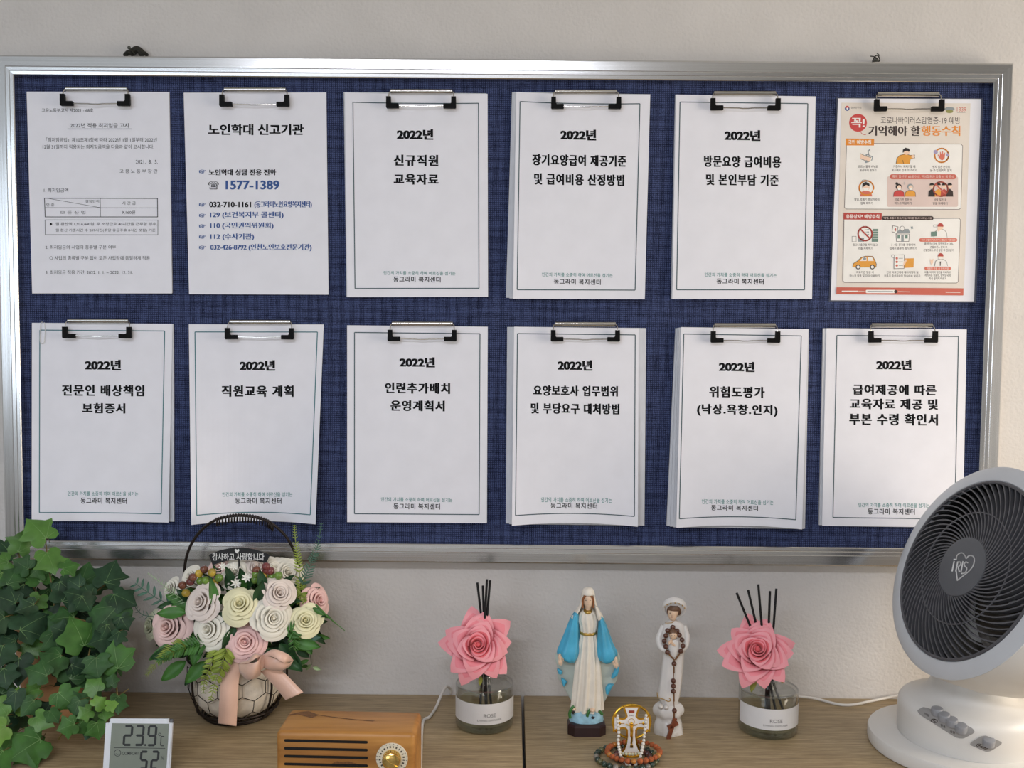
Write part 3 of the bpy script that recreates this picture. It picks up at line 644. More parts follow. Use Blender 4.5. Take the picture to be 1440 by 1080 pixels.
q9 = [(488.2, 457.4), (685.9, 459.5), (684.5, 735.6), (488.2, 734.2)]
document('papers headed 인련추가배치 운영계획서, third from left in the lower row', q9, one(sh(q9, -0.2, 0.2, 0.3, -0.8), 0.0034), [('인련추가배치', (541.7, 538.1, 632.5, 553.5)), ('운영계획서', (549.5, 563, 625, 578.2))], (0.052, 0.036, 0.945, 0.957), year=(562.2, 502.2, 611.2, 516.5), foot=((535.8, 699.8, 635.9, 705.6), (553.3, 708, 618.8, 716.2)), d=0.0046, lift=0.004)
q10 = [(722.9, 459.5), (898.3, 461.5), (897, 740.7), (719.8, 739.4)]
document('papers headed 요양보호사 업무범위, fourth from left in the lower row', q10, [([(713.3, 459.8), (900, 461.2), (898, 738), (711.3, 736)], 0.0005, 0.0026), ([(720, 460), (908.6, 461.4), (906.2, 739), (716, 737)], 0.0027, 0.0062)], [('요양보호사 업무범위', (750.3, 542.2, 868.5, 557)), ('및 부당요구 대처방법', (746.9, 567.2, 870.6, 582.3))], (0.028, 0.034, 0.972, 0.95), year=(784.6, 506.2, 832.5, 521), foot=((761, 699.8, 860.3, 706.6), (774.3, 707.4, 839.7, 715.2)), d=0.0072, sag=4.5, curl=0.014, lift=0.006)
q11 = [(957.9, 460), (1136.4, 462.9), (1127.9, 744.5), (951.1, 742.5)]
document('thick fanned stack headed 위험도평가, fifth from left in the lower row', q11, [([(950, 461.5), (1137, 463), (1128, 741.5), (937.4, 739.4)], 0.0005, 0.004), ([(952.6, 461), (1137.6, 462.8), (1132, 743.4), (942.2, 740.4)], 0.0042, 0.0075), ([(955.2, 460.6), (1137.2, 462.8), (1130, 743.8), (946.8, 741.4)], 0.0077, 0.0105)], [('위험도평가', (997.7, 543.5, 1075, 559.2)), ('(낙상.욕창.인지)', (980.6, 568.6, 1093, 585.4))], (0.022, 0.034, 0.948, 0.955), year=(1011.4, 508.5, 1060.7, 522.8), foot=((987, 702.6, 1087.5, 709.3), (1000, 710.4, 1065.9, 718.2)), d=0.0115, sag=4.5, curl=0.012, lift=0.006)
q12 = [(1162.1, 461.5), (1359.5, 463.2), (1354, 742), (1156, 739.4)]
document('papers headed 급여제공에 따른 교육자료, lower row, far right behind the fan', q12, [([(1157.7, 461.6), (1357, 463.2), (1352, 741), (1152, 738.3)], 0.0005, 0.0044)], [('급여제공에 따른', (1199.5, 540.8, 1316.3, 555.6)), ('교육자료 제공 및', (1195.4, 560.7, 1318.7, 575.8)), ('부본 수령 확인서', (1194.7, 581.6, 1318.7, 598.2))], (0.076, 0.036, 0.942, 0.957), year=(1232.7, 505.8, 1281.4, 520.2), foot=((1207, 707.6, 1306.5, 713.5), (1220.4, 715.2, 1286.5, 723.5)), d=0.0054, lift=0.004)

# ------------------------------------------------------------------ spring clips
k = 0.00105
def clip_parts(root):
    o = root.location; W = lambda x, y, z: o + V((x * k, -y * 0.001, z * k))
    mb = MB()
    sec = [(1.5, -6.6), (4.2, -6.6), (6.2, -5.6), (7.2, -3.9), (7.4, -2.6), (6.6, -0.9), (5.0, 0.2), (3.0, 0.4), (1.5, 0.2)]
    n = len(sec); vs = [W(sx * 43, y, z) for sx in (-1, 1) for y, z in sec]
    mb.add(vs, [(i, (i + 1) % n, n + (i + 1) % n, n + i) for i in range(n)] + [tuple(range(n))[::-1], tuple(range(n, 2 * n))])
    mb.build('clip_bar', M_CHROME, root, smooth=35, fixn=True)
    mb = MB(); pts = [W(-41, 4, -3), W(-43.6, 5, -3), W(-45, 7, -6), W(-45.6, 9, -12), W(-45.4, 9.5, -21), W(-44, 9.5, -24), W(-36, 9.5, -24.2), W(-10, 9.8, -24.6), W(-4, 9.8, -25.2), W(4, 9.8, -25.2), W(10, 9.8, -24.6), W(36, 9.5, -24.2), W(44, 9.5, -24), W(45.4, 9.5, -21), W(45.6, 9, -12), W(45, 7, -6), W(43.6, 5, -3), W(41, 4, -3)]
    mb.tube(pts, 0.00085, 8); mb.build('wire_handle', M_CHROME, root)
    for s in (-1, 1):
        mb = MB()
        poly = [(42.2, -11.5), (48.6, -11.5), (48.8, -26.4), (47.6, -27.8), (31.5, -27.6), (31, -27), (31, -22), (31.8, -21.3), (41, -21.4), (42, -20)]
        mb.prism([(s * x, z) for x, z in poly], lambda x, z, t: W(x, t, z), 12.2, 7.4); mb.build('rubber_tip', M_RUBBER, root, smooth=30, fixn=True)
CLIPS = [(137.5, 122.6), (360, 123.6), (593, 126), (823.7, 126.6), (1046.3, 128.6), (1275.2, 130), (140, 447.8), (367, 449.4), (594.4, 451.9), (822.6, 452.3), (1046.3, 454), (1266.6, 454)]
WH = ['gripping the white sheet with the boxed table', 'gripping the sheet of telephone numbers', 'gripping the 신규직원 교육자료 papers', 'gripping the 장기요양급여 papers', 'gripping the 방문요양 papers', 'gripping the laminated poster',
      'gripping the 전문인 배상책임 papers', 'gripping the curling 직원교육 계획 sheet', 'gripping the 인련추가배치 papers', 'gripping the 요양보호사 papers', 'gripping the thick 위험도평가 stack', 'gripping the 급여제공 papers']
THK = [0, 0, 2, 6, 3, 0, 3, 0, 3, 5, 9, 4]
proto = None
for i, (cx, cy) in enumerate(CLIPS):
    loc = on_y(cx, cy, -0.0016 - 0.001 * THK[i] * 0.8) ; loc.z -= 0.0004
    if proto is None:
        proto = empty('spring_clip', loc, group='spring clips on the notice board', cat='clip'); clip_parts(proto); r = proto
    else:
        r = copy_tree(proto); r.location = loc
    r['label'] = 'steel spring clip with black rubber tips ' + WH[i]
    r.rotation_euler = (0, -0.006, 0)
# paper clip
mb = MB(); Wp = lambda x, y, e: on_y(x, y, -0.0064 - e)
mb.tube(smoothpts([Wp(62.2, 453.4, 0.0), Wp(62.8, 458, 0), Wp(63.4, 466, 0.0004), Wp(62.6, 476, 0.0006), Wp(62.2, 481, 0.0006), Wp(60.2, 483, 0.0006), Wp(57, 482.3, 0.0006), Wp(56.2, 478, 0.0004), Wp(56.5, 466, 0), Wp(57, 455, 0), Wp(58.5, 453.2, 0), Wp(60.8, 453.2, 0)], 4), 0.00045, 6)
tag(mb.build('paper_clip', mat('white_coated_wire', (205, 203, 200), 0.35, 0.3)), 'thin pale paper clip on the top left corner of the 전문인 배상책임 papers', 'paper clip')
# ------------------------------------------------------------------ ivy
def on_plane(px, py, P0, N):
    d = ray(px, py); return CAM + d * ((P0 - CAM).dot(N) / d.dot(N))
RI = random.Random(11)
TONES = [mat('ivy_leaf_deep_green', (40, 66, 44), 0.5, var=0.2, scale=60, spec=0.22), mat('ivy_leaf_dark_green', (50, 84, 44), 0.5, var=0.2, scale=60, spec=0.22),
         mat('ivy_leaf_green', (64, 106, 46), 0.5, var=0.14, scale=60, spec=0.25), mat('ivy_leaf_bright_green', (76, 120, 46), 0.45, var=0.12, scale=60), mat('ivy_leaf_young_green', (104, 148, 58), 0.45, var=0.1, scale=60),
         mat('ivy_vein', (92, 124, 74), 0.5, var=0.05), mat('ivy_vein_bright', (108, 146, 82), 0.5, var=0.05)]
HALF = [(0.0, 0.0), (0.10, -0.10), (0.24, -0.20), (0.44, -0.14), (0.58, 0.06), (0.52, 0.17), (0.49, 0.26), (0.62, 0.40), (0.72, 0.54), (0.54, 0.61), (0.40, 0.66), (0.25, 0.80), (0.09, 0.94), (0.0, 1.06)]
def leaf_ivy(mb, P, ang, size, tone, tilt=0.3, r=RI, spin=None):
    # P = petiole end; ang = image direction of the tip; leaf drawn on a tilted plane that faces the camera
    a = CR * cos(ang) + CU * sin(ang); view = (CAM - P).normalized()
    a = (a - view * a.dot(view)).normalized(); n = view + a * r.uniform(-tilt, tilt) + a.cross(view) * r.uniform(-tilt, tilt) + V((0, 0, 0.25)); n.normalize()
    a = (a - n * a.dot(n)).normalized(); b = a.cross(n)
    wv = r.uniform(0.85, 1.1); cup = r.uniform(-0.05, 0.22); bend = r.uniform(0.05, 0.3); j = [r.uniform(0.9, 1.1) for _ in HALF]
    def pt(x, y, e=0.0):
        z = -cup * abs(x) + 0.06 * sin(5 * x + 3 * y) - bend * y * y * 0.5
        return P + (b * x * wv + a * y + n * (z + e)) * size
    out = [(x * k, y) for (x, y), k in zip(HALF, j)] + [(-x * k, y) for (x, y), k in list(zip(HALF, j))[-2:0:-1]]
    mid = [(0, 0.0), (0, 0.25), (0, 0.5), (0, 0.75)]
    vs = [pt(*q) for q in out] + [pt(0, q[1]) for q in mid[1:]]
    o0 = len(mb.v)
    N = len(out); c1, c2, c3 = N, N + 1, N + 2; tip = len(HALF) - 1; fs = []
    def near(y): return 0 if y < 0.12 else c1 if y < 0.36 else c2 if y < 0.62 else c3
    for i in range(N):
        k = (i + 1) % N; A, B_ = near(out[i][1]), near(out[k][1])
        for q in ((i, k, B_), (i, B_, A)):
            if len(set(q)) == 3: fs.append(q)
    mb.add(vs, fs, tone)
    vm = 6 if tone >= 2 else 5
    for (x, y) in ((0, 0.92), (0.55 * j[8], 0.46), (-0.55 * j[8], 0.46), (0.42, 0.02), (-0.42, 0.02)):
        L = sqrt(x * x + y * y); nx, ny = -y / L * 0.014, x / L * 0.014; S = 4; pr = []
        for k in range(S + 1):
            t = k / S; w = 0.8 - 0.6 * t; pr += [pt(x * t + nx * w, y * t + ny * w, 0.012), pt(x * t - nx * w, y * t - ny * w, 0.012)]
        mb.add(pr, [(2 * k, 2 * k + 2, 2 * k + 3, 2 * k + 1) for k in range(S)], vm)
    for v in mb.v[o0:]:
        v.z = max(v.z, DESK + 0.0012); v.y = min(v.y, -0.0165)
ivy_c = on_z(76, 1001)
ivy = empty('potted_ivy', ivy_c, 'trailing green ivy in a tan clay pot, far left beside the thermometer', 'potted plant')
M_CLAY = mat('tan_clay', (176, 132, 92), 0.8, var=0.14, scale=25, bump=0.15, bscale=200)
M_SOIL = mat('dark_soil', (46, 34, 26), 0.95, var=0.3, scale=300, bump=0.8, bscale=400)
mb = MB(); T = Matrix.Translation(ivy_c)
mb.lathe([(0.0, 0.001), (0.036, 0.0), (0.039, 0.002), (0.050, 0.116), (0.053, 0.118), (0.055, 0.122), (0.055, 0.139), (0.053, 0.143), (0.050, 0.143), (0.049, 0.139), (0.048, 0.127), (0.0, 0.127)], 44, T); mb.build('pot', M_CLAY, ivy, smooth=35)
mb = MB(); mb.lathe([(0.0, 0.133), (0.03, 0.1335), (0.0480, 0.1295), (0.0484, 0.126)], 30, T); mb.build('soil', M_SOIL, ivy)
LV = [(64.7, 757, 128, 40, 3), (66, 777, -75, 36, 3), (11.7, 790, 200, 34, 3), (26, 776, 75, 32, 3), (148, 820, 72, 40, 0), (126, 842, 165, 36, 0), (166, 852, 228, 54, 1), (88, 846, 60, 36, 0), (57, 818, 95, 32, 2), (34, 822, 215, 36, 0), (22, 848, 160, 34, 0), (60, 862, -45, 34, 2), (56, 838, 250, 26, 3), (28, 886, 35, 46, 0), (2, 850, 120, 28, 0), (6, 868, 220, 28, 0),
      (118, 908, 115, 46, 2), (27, 925, -90, 40, 0), (166, 940, 100, 40, 2), (86, 922, 215, 36, 1), (66, 950, 160, 32, 1), (99, 955, 75, 36, 1), (82, 974, -40, 32, 2), (55, 969, 200, 24, 3), (23, 972, -95, 28, 0), (48, 985, 230, 26, 1), (19, 1000, 75, 34, 4), (8, 1022, 210, 30, 4), (50, 1008, -30, 30, 3), (57, 1040, 215, 46, 2), (18, 1034, -110, 38, 3), (40, 1044, -70, 40, 3), (4, 1056, 240, 34, 2),
      (134, 993, 40, 18, 4), (127, 999, 210, 20, 3), (143, 1002, -15, 18, 3), (118, 1012, 230, 24, 2), (136, 1016, -80, 24, 2), (105, 1018, 200, 24, 2), (150, 992, 10, 16, 4), (167, 979, -95, 26, 1), (157, 964, 80, 18, 1), (137, 972, 130, 24, 3), (146, 946, 240, 28, 1), (155, 897, 200, 30, 0), (168, 888, -100, 22, 0), (150, 878, -60, 30, 0), (104, 868, 190, 30, 1), (75, 890, -75, 34, 1), (120, 876, -60, 26, 0), (40, 905, -60, 26, 3), (88, 800, 20, 24, 2), (84, 818, -40, 26, 0), (60, 795, 220, 24, 2), (10, 822, 60, 30, 1), (3, 805, 250, 26, 2), (40, 800, 150, 26, 1), (2, 886, -60, 34, 0), (4, 908, -100, 34, 0), (22, 902, 200, 26, 0), (5, 940, -80, 30, 0), (14, 955, 120, 24, 0), (2, 975, 60, 26, 1), (96, 890, 160, 26, 0), (10, 1006, 180, 26, 3), (70, 1000, -60, 22, 1), (112, 985, -110, 22, 1), (135, 925, -80, 30, 1), (100, 935, -20, 26, 0), (48, 850, 200, 26, 0), (115, 838, -60, 26, 0), (170, 868, -60, 22, 0), (160, 836, -30, 36, 0), (112, 825, 150, 22, 0)]
def ivy_y(px, py): return -0.060 - 0.155 * max(0, min(1, (py - 770) / 260)) - 0.012 * sin(px * 0.3)
leaves = MB(); stems = MB(); M_STEM = mat('ivy_stem', (120, 104, 58), 0.6, var=0.2)

for (x, y, a, s, t) in LV:
    yy = ivy_y(x, y) - RI.uniform(0, 0.022); P = on_y(x, y, yy); sz = s * mpp(P) * 0.96
    leaf_ivy(leaves, P, radians(a), sz, t, 0.32)
    back = P + V((RI.uniform(-.008, .008), 0.022, RI.uniform(-0.012, 0.004)))
    stems.tube(smoothpts([P + V((0, 0.0005, 0)), (P + back) / 2 + V((0, 0.004, 0)), back], 3), 0.0006, 5)
for k in range(90):     # the leaves further in
    x = RI.uniform(-25, 164); y = RI.uniform(770, 1015)
    if x > 95 and y < 815: continue
    if x > 150 and y > 960: continue
    if 20 < x < 84 and 885 < y < 965 or (62 < x < 108 and y > 985): continue
    yy = ivy_y(x, y) + RI.uniform(0.008, 0.05); P = on_y(x, y, min(yy, 0.0))
    if P.z < DESK + 0.02: continue
    leaf_ivy(leaves, P, RI.uniform(0, 2 * pi), RI.uniform(22, 36) * mpp(P), RI.choice((0, 0, 0, 1, 1)), 0.6)
for px in ([(78, 868), (72, 820), (66, 778), (64, 757)], [(78, 868), (40, 815), (26, 778)], [(78, 868), (110, 850), (148, 822)], [(85, 870), (95, 900), (103, 925), (96, 955)], [(90, 868), (130, 880), (124, 930), (130, 975), (112, 1008), (92, 1025), (82, 1040)], [(70, 870), (30, 890), (8, 930), (4, 985), (8, 1020)], [(95, 870), (150, 885), (176, 888)], [(80, 870), (60, 920), (50, 965), (45, 1005), (55, 1038)], [(90, 868), (140, 900), (160, 945), (165, 978)], [(74, 866), (50, 840), (20, 845)]):
    pts = [on_y(x, y, ivy_y(x, y) + 0.012) for x, y in px]
    for p in pts: p.z = max(p.z, DESK + 0.004)
    stems.tube(smoothpts(pts, 6), 0.0011, 6)
stems.build('stems', M_STEM, ivy); leaves.build('foliage', TONES, ivy, smooth=60)

# ------------------------------------------------------------------ thermometer
TW, TH, TD = 0.0845, 0.0745, 0.006
tc = on_z(195.5, 1011, 0.07); tilt = radians(11)
Rt = Matrix.Rotation(radians(0.6), 3, 'Z') @ Matrix.Rotation(-tilt, 3, 'X')
upv = Rt @ V((0, 0, 1)); fr = Rt @ V((0, -1, 0)); rt = Rt @ V((1, 0, 0))
top = tc; cen = top - upv * (TH / 2) - fr * (TD / 2)
low = (cen - upv * TH / 2); shift = DESK - (low + fr * TD / 2).z
hgt = TH
while (top - upv * hgt + 0 * fr).z > DESK + 0.0003: hgt += 0.0004
TH = hgt; cen = top - upv * (TH / 2) - fr * (TD / 2)
thermo = empty('digital_thermometer', V((cen.x, cen.y, DESK)), 'white square digital thermometer showing 23.9 on its grey screen', 'thermometer')
Mt = mx(cen, Rt)
mb = MB(); b = bmesh.new(); bmesh.ops.create_cube(b, size=1.0)
for w in b.verts: w.co = V((w.co.x * TW, w.co.y * TD, w.co.z * TH))
bmesh.ops.bevel(b, geom=[e for e in b.edges if abs((e.verts[0].co - e.verts[1].co).y) > TD * 0.9], offset=0.0055, segments=5, affect='EDGES')
bmesh.ops.bevel(b, geom=[e for e in b.edges if abs((e.verts[0].co - e.verts[1].co).y) < 1e-5 and e.calc_face_angle(0) > 1], offset=0.0012, segments=2, affect='EDGES')
mb.bm(b, 0, Mt); mb.build('body', mat('white_plastic', (226, 230, 236), 0.35, var=0.015), thermo, smooth=30)
mb = MB(); mb.box((0, TD / 2 + 0.0028, 0), (TW - 0.003, 0.0056, TH - 0.003), r=0.002, M=Mt); mb.build('back_shell', mat('dark_grey_back_shell', (92, 94, 98), 0.5), thermo, smooth=30)
mb = MB(); mb.box((0, TD / 2 + 0.015, -TH / 2 + 0.012), (0.03, 0.024, 0.003), r=0.001, M=Mt); mb.build('stand', mat('white_plastic', (226, 230, 236)), thermo)
P0 = cen + fr * (TD / 2 + 0.0003); pl = lambda e: (lambda x, y: on_plane(x, y, P0 + fr * e, fr))
M_LCD = mat('grey_green_lcd', (128, 136, 124), 0.25, var=0.03, coat=0.3); M_SEG = mat('lcd_black', (22, 26, 26), 0.4)
f = pl(0); mb = MB(); lo = on_plane(200, 1100, P0, fr)
scr = [(157.3, 1017), (237.6, 1017.8), (233, 1096), (152, 1096)]
mb.prism(scr, lambda x, y, t: on_plane(x, y, P0 + fr * t, fr), 0.0002, -0.0012)
scrn = mb.build('screen', M_LCD, thermo, smooth=0)
mb = MB(); f = pl(0.0004)
def strokes(pts, w, close=False):
    P = pts + ([pts[0]] if close else [])
    for p0, p1 in zip(P, P[1:]):
        dx, dy = p1[0] - p0[0], p1[1] - p0[1]; L = sqrt(dx * dx + dy * dy); nx, ny = -dy / L * w / 2, dx / L * w / 2; g = min(w * 0.35, L * .2); ex, ey = dx / L * g, dy / L * g
        mb.add([f(p0[0] + nx + ex, p0[1] + ny + ey), f(p1[0] + nx - ex, p1[1] + ny - ey), f(p1[0], p1[1]), f(p1[0] - nx - ex, p1[1] - ny - ey), f(p0[0] - nx + ex, p0[1] - ny + ey), f(*p0)], [(0, 1, 2, 3, 4, 5)], 0)
SEG = {'2': 'abged', '3': 'abgcd', '9': 'abcdfg', '5': 'afgcd'}
def digit(ch, x, y, w, h, sl=-2.2, wd=3.2):
    q = lambda u, v: (x + w * u + sl * v, y + h * v)
    S = dict(a=(q(0, 0), q(1, 0)), b=(q(1, 0), q(1, .5)), c=(q(1, .5), q(1, 1)), d=(q(0, 1), q(1, 1)), e=(q(0, .5), q(0, 1)), f=(q(0, 0), q(0, .5)), g=(q(0, .5), q(1, .5)))
    for k_ in SEG[ch]: strokes(list(S[k_]), wd)
digit('2', 176, 1021, 10.2, 26.5); digit('3', 192.2, 1021, 10, 26.5); digit('9', 209.8, 1021.4, 10.2, 26.5); mb.add([f(203.2, 1046.3), f(205.6, 1046.3), f(205.4, 1049), f(203, 1049)], [(0, 1, 2, 3)])
strokes(circle(224.6, 1032.8, 1.9, 10), 0.9, True); strokes([(231.2, 1035.6), (226.6, 1035.6)], 1.2); strokes([(226.6, 1035.6), (225.8, 1048.6)], 1.3); strokes([(225.8, 1048.8), (230.8, 1048.8)], 1.2)
strokes([(160, 1051.4), (232.5, 1052.4)], 0.8); digit('5', 199, 1057, 8.6, 24); digit('2', 214.5, 1057, 8.6, 24)
strokes(circle(165.3, 1058.8, 4.6, 18), 0.9, True); strokes(circle(165.3, 1058.8, 2.4, 10, a0=.2, a1=pi), 0.7); put_text(mb, 'COMFORT', (171.5, 1057.2, 195.5, 1061.6), f, 0, 0.01); put_text(mb, '%', (226, 1063.6, 231, 1068.4), f, 0, 0.0)
mb.build('digits', M_SEG, scrn, smooth=0)

# ------------------------------------------------------------------ wooden radio
M_RWOOD = mat_wood('honey_wood', (150, 98, 40), (186, 130, 62), (204, 150, 82), 16, (0.5, 5, 5), 0.42, 0.6, 0.03)
M_KNOT = mat('dark_wood_knot', (112, 70, 30), 0.5, var=0.25, scale=300)
ra, rb, rc = on_z(388, 1028, 0.1), on_z(583.5, 1032, 0.1), on_z(404, 997.6, 0.1)
RWd, RD, RH = (rb - ra).length, 0.066, 0.100
rx = (rb - ra).normalized(); ry = V((-rx.y, rx.x, 0)); Rr = Matrix((rx, ry, V((0, 0, 1)))).transposed()
rcn = (ra + rb) / 2 + ry * (RD / 2); rcn.z = DESK
radio = empty('wooden_radio', rcn, 'small honey-coloured wooden radio with brass knob, at the lower edge', 'radio')
Mr = mx(rcn, Rr)
mb = MB(); mb.box((0, 0, RH / 2), (RWd, RD, RH), r=0.006, seg=4, M=Mr)
for pts in ([(404, 1005), (412, 1003.5), (424, 1000.6), (434, 1000), (440, 1002), (446, 1004.5), (470, 1008), (500, 1011.5), (528, 1013.5), (524, 1014.6), (490, 1011.6), (462, 1008.2), (448, 1006), (440, 1008.5), (449, 1009.6), (436, 1009.2), (424, 1006), (418, 1004.6), (408, 1006)],):
    mb.add([on_z(x, y, RH + 0.00015) for x, y in pts], [tuple(range(len(pts)))], 1)
PF = rcn - ry * (RD / 2); NF = -ry; fp = lambda e: (lambda x, y: on_plane(x, y, PF + NF * e, NF))
f = fp(0.00015); pts = [(466, 1074), (474, 1070.5), (482, 1072), (490, 1070.6), (496, 1072.5), (506, 1075), (488, 1076), (478, 1075)]; mb.add([f(*p) for p in pts], [tuple(range(len(pts)))], 1)
mb.build('body', [M_RWOOD, M_KNOT], radio, smooth=30)
M_SLOTSHADE = mat('slot_shade_black', (10, 8, 6), 0.9)  # no real grooves: recess shade is put into the colour of solid strips
for kk in range(7):
    y0 = 1041.2 + 11.05 * kk; mb = MB()
    A_, B_ = (399.4, y0), (517.3, y0 + 2.6); r_ = 1.95; poly = []
    for k in range(9): a = pi / 2 + pi * k / 8; poly.append((A_[0] + 2 + r_ * cos(a), A_[1] + r_ * sin(a)))
    for k in range(9): a = -pi / 2 + pi * k / 8; poly.append((B_[0] - 2 + r_ * cos(a), B_[1] + r_ * sin(a)))
    mb.prism(poly, lambda x, y, t: on_plane(x, y, PF + NF * t, NF), 0.0003, -0.002); 
    q = fp(0.0)(450, y0)
    if q.z < DESK + 0.006: continue
    mb.build('speaker_slot', M_SLOTSHADE, radio, smooth=0, fixn=True)
dc = fp(0)(551.2, 1066.3); rr = 22.4 * mpp(dc); Md = mx(dc, Matrix((rx, V((0, 0, 1)), NF)).transposed())
if (rx.cross(V((0, 0, 1))) - NF).length > 0.1: Md = mx(dc, Matrix((rx, V((0, 0, 1)), -ry)).transposed())
mb = MB(); mb.lathe([(0, -0.001), (rr, -0.001), (rr, 0.0010), (rr - 0.0006, 0.0014), (0, 0.0014)], 48, Md)
dial = mb.build('dial_plate', mat('cream_dial', (222, 212, 190), 0.4, var=0.03), radio, smooth=30)
mb = MB()
for k in range(18):
    a = radians(215 - 250 * k / 17); ca, sa = cos(a), sin(a)
    for (r0, r1, w) in ((rr * 0.90, rr * 0.98, 0.0003), (rr * 0.70, rr * 0.82, 0.0005 if k % 2 else 0.0009)):
        mb.add([Md @ V((r0 * ca - w * sa, r0 * sa + w * ca, 0.00155)), Md @ V((r1 * ca - w * sa, r1 * sa + w * ca, 0.00155)), Md @ V((r1 * ca + w * sa, r1 * sa - w * ca, 0.00155)), Md @ V((r0 * ca + w * sa, r0 * sa - w * ca, 0.00155))], [(0, 1, 2, 3)])
mb.build('dial_markings', mat('dial_print', (70, 64, 54), 0.5), dial, smooth=0)
mb = MB(); r2 = rr * 0.57
mb.lathe([(r2 * 1.04, 0.001), (r2 * 1.04, 0.003), (r2, 0.004), (r2, 0.008), (r2 * 0.93, 0.0098), (r2 * 0.72, 0.0112), (r2 * 0.4, 0.0121), (0, 0.0124)], 40, Md)
mb.tube([Md @ V((-r2 * 0.75, r2 * 0.55, 0.0112)), Md @ V((0, 0, 0.0126)), Md @ V((r2 * 0.75, -r2 * 0.55, 0.0112))], 0.0007, 6)
mb.build('tuning_knob', mat('polished_brass', (226, 190, 112), 0.16, 1.0, var=0.03), radio, smooth=35)

# ------------------------------------------------------------------ flower basket
BC = on_z(335, 1003); BY = BC.y
bask = empty('flower_basket', BC, 'wire basket of pale roses with a peach ribbon and tall handle', 'flower basket')
M_WIRE = mat('dark_bronze_wire', (44, 36, 32), 0.45, 0.6, var=0.15)
M_LINER = mat('cream_cloth', (224, 214, 198), 0.9, var=0.08, scale=60, bump=0.3, bscale=160)
def brad(z):
    P = [(0, 0.044), (0.012, 0.057), (0.03, 0.066), (0.05, 0.0705), (0.09, 0.0705), (0.2, 0.07)]
    for (a, ra_), (b, rb_) in zip(P, P[1:]):
        if z <= b: t = (z - a) / (b - a); return ra_ + (rb_ - ra_) * t
    return 0.07
Tb = Matrix.Translation(BC)
mb = MB()
for z, r_ in ((0.0022, 0.0022), (0.006, 0.0018), (0.0135, 0.0018)):
    mb.tube([Tb @ V((brad(z) * cos(a), brad(z) * sin(a), z)) for a in [2 * pi * k / 48 for k in range(48)]], r_, 8, close=True)
mb.tube([Tb @ V((brad(0.09) * cos(a), brad(0.09) * sin(a), 0.09)) for a in [2 * pi * k / 48 for k in range(48)]], 0.0016, 8, close=True)
for k in range(7):
    a = -pi / 2 + 0.10 + 2 * pi * k / 7; mb.tube([Tb @ V((brad(z) * cos(a), brad(z) * sin(a), z)) for z in [0.001 + 0.089 * j / 12 for j in range(13)]], 0.0016, 8)
for k in range(8): a = pi * k / 8; mb.tube([Tb @ V((0.044 * cos(a), 0.044 * sin(a), 0.002)), Tb @ V((-0.044 * cos(a), -0.044 * sin(a), 0.002))], 0.001, 6)
mb.build('basket_frame', M_WIRE, bask)
mb = MB(); NC = 13; a_ = 2 * pi / (NC * sqrt(3)); E = set(); zs = 0.062
for r_ in range(-1, 4):
    for c in range(NC):
        cx, cy = (c + 0.5 * (r_ % 2)) * sqrt(3) * a_, 1.5 * a_ * r_ + 0.1
        vs = [(round(cx + a_ * sin(pi / 3 * q), 4), round(cy + a_ * cos(pi / 3 * q), 4)) for q in range(6)]
        for q in range(6):
            e = tuple(sorted((vs[q], vs[(q + 1) % 6]))); E.add(e)
for (p, q) in E:
    if 0.1 < (p[1] + q[1]) / 2 * zs < 0 or not (0.004 < p[1] * zs < 0.09 and 0.004 < q[1] * zs < 0.09): continue
    w = lambda s, t: Tb @ V((brad(t * zs) * cos(s), brad(t * zs) * sin(s), t * zs))
    mb.tube([w(p[0] + (q[0] - p[0]) * t, p[1] + (q[1] - p[1]) * t) for t in (0, .5, 1)], 0.0006, 5, cap=False)
mb.build('wire_mesh', M_WIRE, bask)
mb = MB(); mb.lathe([(0.0, 0.008), (0.036, 0.006), (0.05, 0.014), (0.060, 0.028), (0.0655, 0.048), (0.0655, 0.07), (0.064, 0.092), (0.055, 0.096), (0.0, 0.094)], 64, Tb, fold=lambda a, z: 0.985 + 0.02 * sin(a * 9 + z * 160) + 0.012 * sin(a * 17 - z * 90)); mb.build('cloth_liner', M_LINER, bask, smooth=60)
hp = [(260, 906), (258.6, 870), (258.6, 830), (259.5, 800), (264, 777), (274, 757), (288, 741), (304, 731), (322, 726.2), (340, 725), (358, 727), (375, 732.5), (390, 742), (404, 757), (415, 778), (421.5, 800), (424, 822), (421, 845), (416, 880)]
H = smoothpts([on_y(x, y, BY + 0.002) for x, y in hp], 5)
mb = MB(); mb.tube(H, 0.0021, 8); mb.build('handle', M_WIRE, bask)
mb = MB(); hp2 = smoothpts([on_y(x, y, BY + 0.002) for x, y in hp[7:12]] + [on_y(384, 738, BY + 0.002)], 40); n_ = len(hp2); pts = []
for i, p in enumerate(hp2):
    t = i / n_; a = t * 2 * pi * 23; pts.append(p + V((0, 0.0044 * sin(a), -0.0034 + 0.0060 * cos(a))))
mb.tube(pts, 0.0010, 5); mb.build('handle_coil', M_WIRE, bask)
